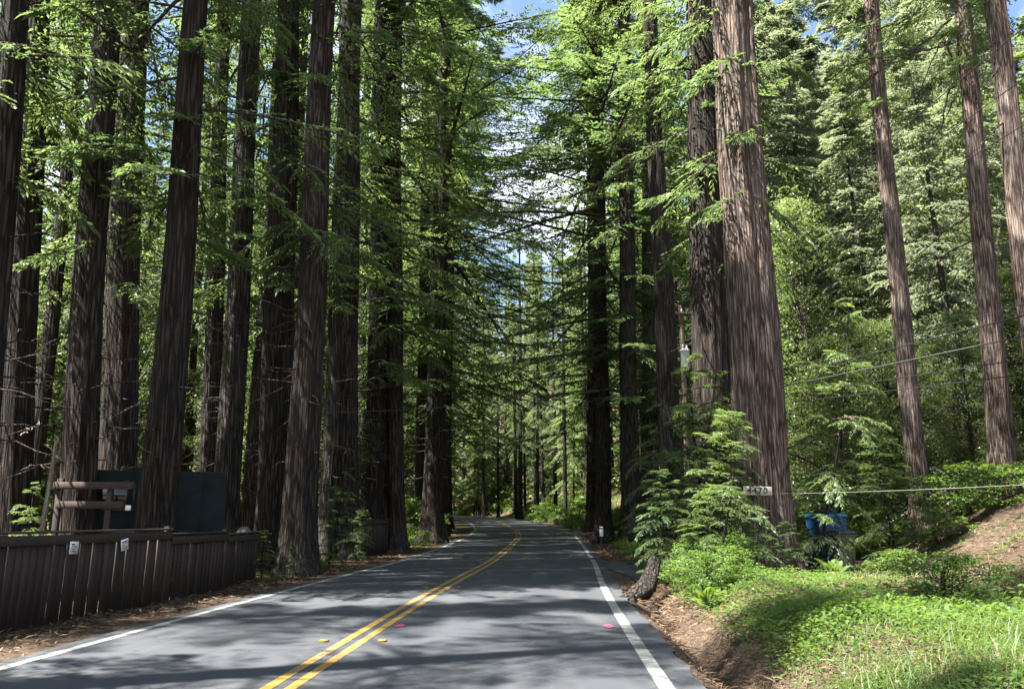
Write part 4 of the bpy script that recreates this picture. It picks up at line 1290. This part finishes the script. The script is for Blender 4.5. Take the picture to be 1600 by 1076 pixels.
# ------------------------------------------------------------------ plank sign with house number on the big trunk
PLANK = simple_mat('pale weathered plank', (0.50, 0.43, 0.33), 0.8, 0.25, 5, 0.2, 0.4, (1, 1, 8))
root, Yf = HERO['rf']
pc = px_at(1184, 766.5, 21.12)
sgn = empty('house_number_sign', tuple(pc), 'pale plank with a dark house number nailed to the big sunlit redwood', 'sign')
sgn.rotation_euler = (0, R(1.5), R(-3))
bevel(obj('plank', np_mesh('plank', *box(0, 0, 0, 0.74, 0.03, 0.23), PLANK), sgn), 0.006, 1)
for i, ch in enumerate('4470'):
    cu = bpy.data.curves.new('digit', 'FONT')
    cu.body = ch
    cu.size = 0.235
    cu.extrude = 0.004
    cu.offset = 0.004
    cu.align_x = 'CENTER'
    cu.align_y = 'CENTER'
    cu.materials.append(INK)
    tmp = bpy.data.objects.new('digit_outline', cu)
    col.objects.link(tmp)
    bpy.context.view_layer.update()
    dme = bpy.data.meshes.new_from_object(tmp.evaluated_get(bpy.context.evaluated_depsgraph_get()))
    bpy.data.objects.remove(tmp)
    o = obj('digit', dme, sgn)
    o.location = (-0.225 + i * 0.14, -0.020, 0)
    o.rotation_euler = (R(90), 0, 0)
NAIL = METAL
obj('nail', np_mesh('nail', *join([box(-0.33, -0.018, 0.07, 0.016, 0.008, 0.016), box(0.33, -0.018, -0.07, 0.016, 0.008, 0.016)]), NAIL), sgn)
# flat stone-like lump the sign touches: its backing block keeps the plank against the furrowed bark
obj('backing_block', np_mesh('backing_block', *box(0, 0.10, 0, 0.5, 0.16, 0.14), PLANK), sgn)

# ------------------------------------------------------------------ wires
WIRE = simple_mat('black cable', (0.02, 0.02, 0.022), 0.5, 0.1)
WIRE_G = simple_mat('grey cable', (0.06, 0.06, 0.062), 0.6, 0.1)
ROPE = simple_mat('pale rope', (0.16, 0.16, 0.145), 0.8, 0.1)
def wire(label, a, b, r, sag, mat, name='power_line', group=None):
    t = np.linspace(0, 1, 30)[:, None]
    P = np.array(a)[None] * (1 - t) + np.array(b)[None] * t
    P[:, 2] -= sag * 4 * (t * (1 - t))[:, 0]
    v, f = tubes(P[None], np.full((1, 30), r), 6)
    return tag(obj(name, np_mesh(name, v, f, mat, True)), label, 'cable', group)
PX, PY = 8.2, 37.0
pole_z = gz1(PX, PY)
def near(px, py, y=12.0, ext=-4.0, za=0.0, pt=None):
    n = px_at(px, py, y)
    a = np.array(pt)
    k = (ext - a[1]) / (n[1] - a[1])
    return tuple(a + (n - a) * k)
for lab, zt_, p, r, m in (('highest black power line crossing the slope redwoods', 11.2, (1600, 38), 0.013, WIRE),
                          ('second black power line from the top across the slope redwoods', 10.6, (1600, 118), 0.012, WIRE),
                          ('third black power line from the top across the slope redwoods', 10.0, (1600, 190), 0.012, WIRE),
                          ('thick black cable slung low across the slope redwoods', 6.9, (1600, 488), 0.017, WIRE),
                          ('pale grey cable slung just below the thick black one', 6.6, (1600, 520), 0.014, WIRE_G),
                          ('black cable just below the grey one across the slope redwoods', 6.45, (1600, 556), 0.012, WIRE),
                          ('thin black cable just above the thick low one', 7.1, (1600, 470), 0.009, WIRE),
                          ('lowest thin black cable crossing the slope redwoods', 6.2, (1600, 580), 0.012, WIRE)):
    a = (PX, PY - 0.15, zt_)
    wire(lab, a, near(p[0], p[1], 12.0, -6.0, pt=a), r * 0.8, 0.05, m)
wire('thin wire stretched across the road from the utility pole to the left trunks', (PX, PY, 8.1), tuple(px_at(470, 646, 24)), 0.009, 0.35, WIRE_G)
a_ = px_at(1205, 771, 21.1)
wire('pale rope stretched from the big sunlit redwood to the right above the bins', tuple(a_), tuple(px_at(1640, 755, 13.5)), 0.006, 0.03, ROPE, 'rope')

# utility pole with transformer
WOODP = bark_mat('pole wood', (0.05, 0.035, 0.025), (0.12, 0.085, 0.06), (0.2, 0.15, 0.11))
TRANS = simple_mat('pale transformer paint', (0.55, 0.58, 0.58), 0.5, 0.1, 5)
up_ = empty('utility_pole', (PX, PY, pole_z), 'wooden utility pole with a pale transformer can, half hidden behind the slim dark redwood', 'utility pole')
v, f = tubes(np.array([[[0, 0, -0.5], [0, 0, 4], [0, 0, 8], [0, 0, 11.4]]]), np.array([[0.16, 0.15, 0.13, 0.11]]), 14)
obj('pole', np_mesh('pole', v, f, WOODP, True), up_)
bevel(obj('crossarm', np_mesh('crossarm', *box(0, -0.16, 10.95, 2.2, 0.1, 0.12), WOODP), up_), 0.01, 1)
a = np.arange(18) / 18 * 2 * np.pi
prof = [(0.001, 0), (0.2, 0.0), (0.21, 0.05), (0.21, 0.8), (0.23, 0.82), (0.23, 0.88), (0.15, 0.93), (0.001, 0.95)]
V = np.array([[r_ * math.cos(q), r_ * math.sin(q), z_] for (r_, z_) in prof for q in a])
F = np.array([[i * 18 + k, i * 18 + (k + 1) % 18, (i + 1) * 18 + (k + 1) % 18, (i + 1) * 18 + k] for i in range(len(prof) - 1) for k in range(18)])
tr = obj('transformer', np_mesh('transformer', V, F, TRANS, True), up_)
tr.location = (0.02, -0.37, 8.35 - pole_z)
for sx in (-0.09, 0.09):
    v, f = tubes(np.array([[[sx, 0, 0.9], [sx, 0, 1.0], [sx, 0, 1.15]]]), np.array([[0.035, 0.045, 0.025]]), 8)
    obj('bushing', np_mesh('bushing', v, f, TRANS, True), tr)
for sx in (-0.95, 0.0, 0.95):
    v, f = tubes(np.array([[[sx, -0.16, 11.0], [sx, -0.16, 11.08], [sx, -0.16, 11.18]]]), np.array([[0.03, 0.05, 0.03]]), 8)
    obj('insulator', np_mesh('insulator', v, f, TRANS, True), up_)

# ------------------------------------------------------------------ bins
def taper_box(sx, sy, h, k, z0=0.0):
    V, F = box(0, 0, z0 + h / 2, sx, sy, h)
    V = V.copy()
    lo = V[:, 2] < z0 + h / 2
    V[lo, 0] *= k
    V[lo, 1] *= k
    return V, F
BIN_T = simple_mat('olive grey bin plastic', (0.10, 0.098, 0.07), 0.55, 0.12, 3)
BIN_L = simple_mat('black bin lid plastic', (0.025, 0.027, 0.03), 0.5, 0.1, 3)
BIN_B = simple_mat('blue bin plastic', (0.014, 0.065, 0.16), 0.5, 0.2, 3)
BIN_BL = simple_mat('bright blue lid plastic', (0.025, 0.16, 0.31), 0.45, 0.15, 3)
def bin_(name, label, px, Y, w, d, h, body, lid, rot, bag=False):
    X = (px - 800) / FPX * (Y * math.cos(PITCH))
    rt = empty(name, (X, Y, gz1(X, Y)), label, 'rubbish bin')
    rt.rotation_euler = (0, 0, rot)
    bevel(obj('body', np_mesh('body', *taper_box(w, d, h - 0.06, 0.82, 0.06), body), rt), 0.03, 2)
    bevel(obj('rim', np_mesh('rim', *box(0, 0, h - 0.02, w + 0.04, d + 0.04, 0.045), body), rt), 0.012, 1)
    V, F = box(0, -0.02, h + 0.05, w + 0.06, d + 0.08, 0.09)
    V = V.copy()
    V[V[:, 2] > h + 0.05, :2] *= 0.86
    lo = bevel(obj('lid', np_mesh('lid', V, F, lid), rt), 0.02, 2)
    v, f = tubes(np.array([[[-w * 0.35, d / 2 + 0.03, h], [-w * 0.35, d / 2 + 0.12, h + 0.01], [w * 0.35, d / 2 + 0.12, h + 0.01], [w * 0.35, d / 2 + 0.03, h]]]), np.full((1, 4), 0.017), 8)
    obj('handle', np_mesh('handle', v, f, lid, True), rt)
    for sx in (-1, 1):
        a = np.arange(16) / 16 * 2 * np.pi
        prof = [(0.001, -0.03), (0.10, -0.03), (0.115, -0.015), (0.115, 0.015), (0.10, 0.03), (0.001, 0.03)]
        V = np.array([[sx * (w * 0.42 + 0.03) + x_, d * 0.42 + 0.04 + r_ * math.cos(q), 0.115 + r_ * math.sin(q)] for (r_, x_) in prof for q in a])
        F = np.array([[i * 16 + k, i * 16 + (k + 1) % 16, (i + 1) * 16 + (k + 1) % 16, (i + 1) * 16 + k] for i in range(5) for k in range(16)])
        obj('wheel', np_mesh('wheel', V, F, RUBBER, True), rt)
    for i in range(3):
        bevel(obj('rib', np_mesh('rib', *box((i - 1) * w * 0.28, -d / 2 * 0.93 - 0.005, h * 0.52, 0.03, 0.03, h * 0.55), body), rt), 0.006, 1)
    return rt
bin_('wheeled_bin', 'olive grey wheeled bin with a black lid, front one of the two bins', 1312, 22.2, 0.50, 0.55, 1.02, BIN_T, BIN_L, R(12))
bin_('wheeled_bin', 'tall blue bin with a bright blue lid behind the olive grey bin', 1290, 23.6, 0.88, 0.8, 1.46, BIN_B, BIN_BL, R(6))
bl = px_at(1288, 795, 23.6)
o = boulder('dark tied rubbish bag lying on the lid of the tall blue bin', (bl[0], 23.65, gz1(bl[0], 23.6) + 1.63), (0.34, 0.3, 0.13), 9, BIN_L)
o.name = 'rubbish_bag'
o['category'] = 'rubbish bag'

# ------------------------------------------------------------------ roadside signs, posts
DARK = simple_mat('dark sign back', (0.03, 0.026, 0.022), 0.7, 0.25, 4)
WHITE = simple_mat('white post paint', (0.78, 0.78, 0.75), 0.5, 0.06, 4)
def ground_at(px, Y):
    X = (px - 800) / FPX * (Y * math.cos(PITCH))
    return (X, Y, gz1(X, Y))
s1 = empty('road_sign', ground_at(992, 31.5), 'dark back of a two legged road sign in front of the flared redwoods', 'sign')
bevel(obj('board', np_mesh('board', *box(0, 0, 1.02, 0.56, 0.03, 0.92), DARK), s1), 0.008, 1)
for sx in (-0.21, 0.17):
    bevel(obj('leg', np_mesh('leg', *box(sx, 0.05, 0.55, 0.06, 0.06, 1.7), DARK), s1), 0.006, 1)
s2 = empty('marker_post', ground_at(939, 34.5), 'thin marker post with a white plate at the right road edge', 'marker post')
bevel(obj('post', np_mesh('post', *box(0, 0.02, 0.45, 0.05, 0.03, 1.1), DARK), s2), 0.004, 1)
bevel(obj('plate', np_mesh('plate', *box(0, -0.008, 0.86, 0.15, 0.012, 0.40), WHITE), s2), 0.004, 1)
obj('band', np_mesh('band', *box(0, -0.018, 0.99, 0.15, 0.004, 0.05), INK), s2)
s3 = empty('marker_post', ground_at(746, 95), 'tiny white marker post far away at the bend', 'marker post')
obj('post', np_mesh('post', *box(0, 0, 0.5, 0.1, 0.05, 1.1), WHITE), s3)
obj('reflector', np_mesh('reflector', *box(0, -0.03, 0.9, 0.08, 0.01, 0.14), INK), s3)
s4 = empty('notice_board', ground_at(692, 57), 'dark notice board with a pale cap and pale lines of print by the left bend', 'notice board')
bevel(obj('panel', np_mesh('panel', *box(0, 0, 0.75, 0.5, 0.06, 1.0), DARK), s4), 0.01, 1)
bevel(obj('cap', np_mesh('cap', *box(0.1, 0, 1.32, 0.9, 0.16, 0.1), STONE), s4), 0.015, 1)
for sx in (-0.2, 0.2):
    obj('leg', np_mesh('leg', *box(sx, 0.065, 0.6, 0.06, 0.06, 1.5), DARK), s4)
GREYP = simple_mat('grey print', (0.3, 0.3, 0.29), 0.7, 0.1)
for i, w_ in enumerate((0.3, 0.24, 0.34, 0.28)):
    obj('printed_line', np_mesh('printed_line', *box(0.02, -0.033, 1.08 - i * 0.2, w_, 0.004, 0.06), GREYP), s4)

# raised reflective markers and pink survey marks
YREF = simple_mat('yellow reflector plastic', (0.22, 0.13, 0.015), 0.5, 0.1)
V, F = box(0, 0, 0.010, 0.11, 0.10, 0.02)
V = V.copy()
V[V[:, 2] > 0.01, 1] *= 0.55
V[V[:, 2] > 0.01, 0] *= 0.9
mk = np_mesh('road_reflector', V, F, YREF)
for lab, y in (('nearest', 10.35), ('second', 17.9), ('third', 25.6), ('fourth', 33.2)):
    for sd, nm in ((-0.36, 'left'), (0.36, 'right')):
        o = obj('road_reflector', mk)
        o.location = (float(C(y)) + sd, y, float(ZR(y)) + 0.003)
        tag(o, f'small yellow road reflector on the {nm} side of the double line, {lab} pair', 'road reflector', 'yellow reflectors beside the double line')
def mark(label, s, y, seed):
    rng = np.random.RandomState(seed)
    a = np.arange(14) / 14 * 2 * np.pi
    rr = 1 + 0.35 * rng.uniform(-1, 1, 14)
    V = np.stack([float(C(y)) + s + 0.075 * rr * np.cos(a), y + 0.17 * rr * np.sin(a), 0.009 + 0 * a], -1)
    me = bpy.data.meshes.new('paint_mark')
    me.from_pydata([tuple(v) for v in V], [], [tuple(range(14))])
    me.materials.append(PINK_P)
    tag(obj('paint_mark', me), label, 'paint mark')
mark('pink survey paint mark right of the double yellow line', 0.30, 11.8, 1)
mark('pink survey paint mark beside the right hand white line', 3.26, 11.7, 2)

# ------------------------------------------------------------------ leaning root at the ditch, branches on the bank
def log(name, label, cat, P, rad, mat, k=14, seed=1, jag=0.15):
    P = np.array(P, float)
    rng = np.random.RandomState(seed)
    m = 18
    t = np.linspace(0, len(P) - 1, m)
    Q = np.stack([np.interp(t, np.arange(len(P)), P[:, j]) for j in range(3)], -1)
    Q[1:-1] = (Q[:-2] + 2 * Q[1:-1] + Q[2:]) / 4
    rr = np.interp(t, np.arange(len(rad)), rad)
    V, F = tubes(Q[None], rr[None], k)
    V = V.reshape(m, k, 3)
    c = Q[:, None]
    q = 1 + jag * rng.uniform(-1, 1, (1, k, 1)) + jag * 0.5 * rng.uniform(-1, 1, (m, k, 1))
    V = (c + (V - c) * q).reshape(-1, 3)
    caps = []
    V = np.concatenate([V, Q[:1], Q[-1:]])
    n0 = m * k
    F = [tuple(x) for x in F] + [(n0, (i + 1) % k, i) for i in range(k)] + [(n0 + 1, (m - 1) * k + i, (m - 1) * k + (i + 1) % k) for i in range(k)]
    me = bpy.data.meshes.new(name)
    me.from_pydata([tuple(v) for v in V], [], F)
    me.polygons.foreach_set('use_smooth', np.ones(len(F), dtype=bool))
    me.materials.append(mat)
    return tag(obj(name, me), label, cat)
def gp(px, Y, dz):
    X, Y, z = ground_at(px, Y)
    return (X, Y, z + dz)
rt = log('leaning_root', 'thick broken root leaning out of the bank over the ditch', 'tree root',
    [gp(972, 16.0, -0.25), gp(990, 16.1, 0.12), gp(1006, 16.4, 0.45), gp(1020, 16.9, 0.95)], [0.12, 0.17, 0.20, 0.13], BARK, 18, 3, 0.16)
for i, pl in enumerate([[gp(990, 16.0, 0.0), gp(975, 15.8, 0.05), gp(958, 15.9, -0.02)], [gp(1004, 16.1, 0.15), gp(1022, 15.7, 0.12), gp(1035, 15.5, -0.05)], [gp(985, 15.9, 0.0), gp(982, 15.5, 0.1), gp(985, 15.2, -0.08)]]):
    o = log('rootlet', None, None, pl, [0.08, 0.05, 0.025], BARK, 8, 20 + i, 0.2)
    o.parent = rt
edge_l = lambda X, Y: 0.35 * np.exp(-np.abs(r_of(X, Y) + 0.1) / 0.18) + 0.35 * np.exp(-np.abs(-(X - C(Y) - EDGE_L) + 0.05) / 0.14) + 0.004
X_, Y_, Z_, rg_ = scatter_pts(9000, edge_l, (-8, 5), (5, 50), 41)
n_ = len(X_)
a_ = rg_.uniform(0, 6.28, n_)
zr_ = np.where(np.abs(X_ - C(Y_) - 0.22) < 3.7, ZR(Y_) + 0.004, Z_ + 0.01)
V_, F_ = kites(np.stack([X_, Y_, zr_], -1), np.stack([np.cos(a_), np.sin(a_), 0 * a_ + 0.03], -1), np.tile([0, 0, 1.0], (n_, 1)) + rg_.normal(0, 0.1, (n_, 3)), rg_.uniform(0.03, 0.12, n_), rg_.uniform(0.004, 0.012, n_), 0.03)
tag(obj('needle_litter', np_mesh('needle_litter', V_, F_, L_DRY, False, np.repeat(rg_.random(n_), 4))), 'loose needles blown along both edges of the asphalt', None, None, 'stuff')
# heap of bark litter beside it
litter_field('needle_litter', 'heap of dry bark strips around the leaning root', 5000, lambda X, Y: sst(0.05, 0.25, r_of(X, Y)) * np.exp(-(((X - 2.75) / 0.5) ** 2 + ((Y - 16.6) / 1.5) ** 2)), (1.2, 4.2), (13.5, 20), 13, 0.2, 0.02)

br = [
    ('forked bleached branch sticking up from the branch pile', [(1462, 878), (1455, 862), (1440, 845), (1424, 829)], 12.8, 0.028, BLEACHED, [0, 0.25, 0.5, 0.7]),
    ('short bleached twig crossing the forked branch on the pile', [(1458, 872), (1446, 864), (1434, 855), (1426, 848)], 12.9, 0.018, BLEACHED, [0, .1, .2, .3]),
    ('long pale branch lying right of the branch pile', [(1462, 874), (1490, 884), (1520, 895), (1545, 902)], 12.6, 0.02, BLEACHED, None),
    ('brown branch lying in front of the rubbish bins', [(1318, 880), (1330, 886), (1345, 893), (1360, 898)], 17.6, 0.05, BLEACHED, None),
    ('crooked grey branch on the ground right of the bins', [(1340, 890), (1356, 882), (1375, 881), (1395, 892)], 17.4, 0.035, BARK_GREY, None),
    ('thin twig lying below the crooked grey branch', [(1350, 898), (1380, 889), (1400, 899), (1420, 897)], 16.4, 0.02, BARK_GREY, None),
    ('thin brown stick on the cut slope right of the branch pile', [(1500, 880), (1530, 886), (1560, 899)], 13.2, 0.018, BLEACHED, None),
    ('grey stick across the leafy end of the branch pile', [(1445, 925), (1480, 915), (1515, 898)], 11.0, 0.02, BARK_GREY, None),
]
for i, (lab, pp, Y, r, m, up2) in enumerate(br):
    P = []
    for j, p in enumerate(pp):
        if up2:
            P.append(px_at(p[0], p[1], Y))
        else:
            d = px_ray(p[0], p[1])
            ts = np.linspace(5, 60, 1200) / d[1]
            zz_ = CAM_H + d[2] * ts - gz(d[0] * ts, d[1] * ts)
            k = int(np.argmax(zz_ < 0)) if (zz_ < 0).any() else 300
            tt = ts[k]
            P.append((d[0] * tt, d[1] * tt, gz1(d[0] * tt, d[1] * tt) + r + 0.02))
    if up2:
        P = [np.array(q) for q in P]
        dz = P[0][2] - (gz1(P[0][0], P[0][1]) + 0.05)
        P = [(q[0], q[1], q[2] - dz) for q in P]
    log('fallen_branch', lab, 'branch', P, [r, r * 0.85, r * 0.5, r * 0.3], m, 8, 40 + i, 0.15)

# ------------------------------------------------------------------ give every scattered tree its own label
LAND = [(-9999, 'picture edge'), (246, 'split bark trunk'), (440, 'huge roadside pair'), (590, 'short fence trunks'), (680, 'flared trunk'),
        (800, 'road'), (940, 'marker post trunk'), (1060, 'slim dark trunk'), (1180, 'big sunlit trunk'), (1405, 'slim slope redwood'), (1535, 'second slope redwood'), (99999, 'picture edge')]
ORD = ['first', 'second', 'third', 'fourth', 'fifth', 'sixth', 'seventh', 'eighth', 'ninth', 'tenth', 'eleventh', 'twelfth', 'thirteenth', 'fourteenth', 'fifteenth', 'sixteenth', 'seventeenth', 'eighteenth', 'nineteenth', 'twentieth']
SHORT = {'tall broadleaf trees on the hillside': 'tall airy broadleafs', 'slim trunks in the left stand': 'slim left trunks', 'firs right of the big sunlit redwood': 'tall firs', 'firs on the right hillside': 'pale hillside firs', 'conifers beyond the bend': 'distant conifers', 'slender trunks beyond the bend': 'slender far trunks',
         'firs behind the right hand row': 'sunlit firs', 'understory trees below the hillside': 'leafy understory trees', 'young conifers below the hillside': 'fresh young conifers',
         'redwoods past the flared trunk': 'roadside redwoods', 'young conifers beyond the bend': 'bright young conifers', 'redwoods above the green bank': 'bank redwoods',
         'redwoods deep in the left stand': 'slim shaded redwoods', 'young conifers behind the left trunks': 'young left conifers',
         'understory trees left of the road': 'leafy left trees', 'conifers behind the left stand': 'tall back conifers',
         'shrubs on the far green bank': 'rounded bank shrubs', 'low shrubs under the left redwoods': 'low shade shrubs', 'shrubs beyond the bend': 'far bend shrubs'}
buck = {}
for o in bpy.data.objects:
    gname = o.get('group')
    if gname in SHORT:
        p = pxx(o.location.x, o.location.y)
        p = p + (800 - p) * 0.06
        if -60 < p < 1660:
            k = max(i for i in range(len(LAND)) if LAND[i][0] <= p)
            buck.setdefault((gname, k), []).append((p, o))
for (gname, k), lst in buck.items():
    lst.sort(key=lambda q: q[0])
    a, b = LAND[k][1], LAND[k + 1][1]
    if a == b:
        continue
    for i, (p, o) in enumerate(lst):
        if len(lst) == 1:
            o['label'] = f'only one of the {SHORT[gname]} between {a} and {b}'
        elif i < 20:
            o['label'] = f'{ORD[i]} from left of the {SHORT[gname]} between {a} and {b}'
        else:
            o['label'] = f'one of the rightmost {SHORT[gname]} between {a} and {b}'
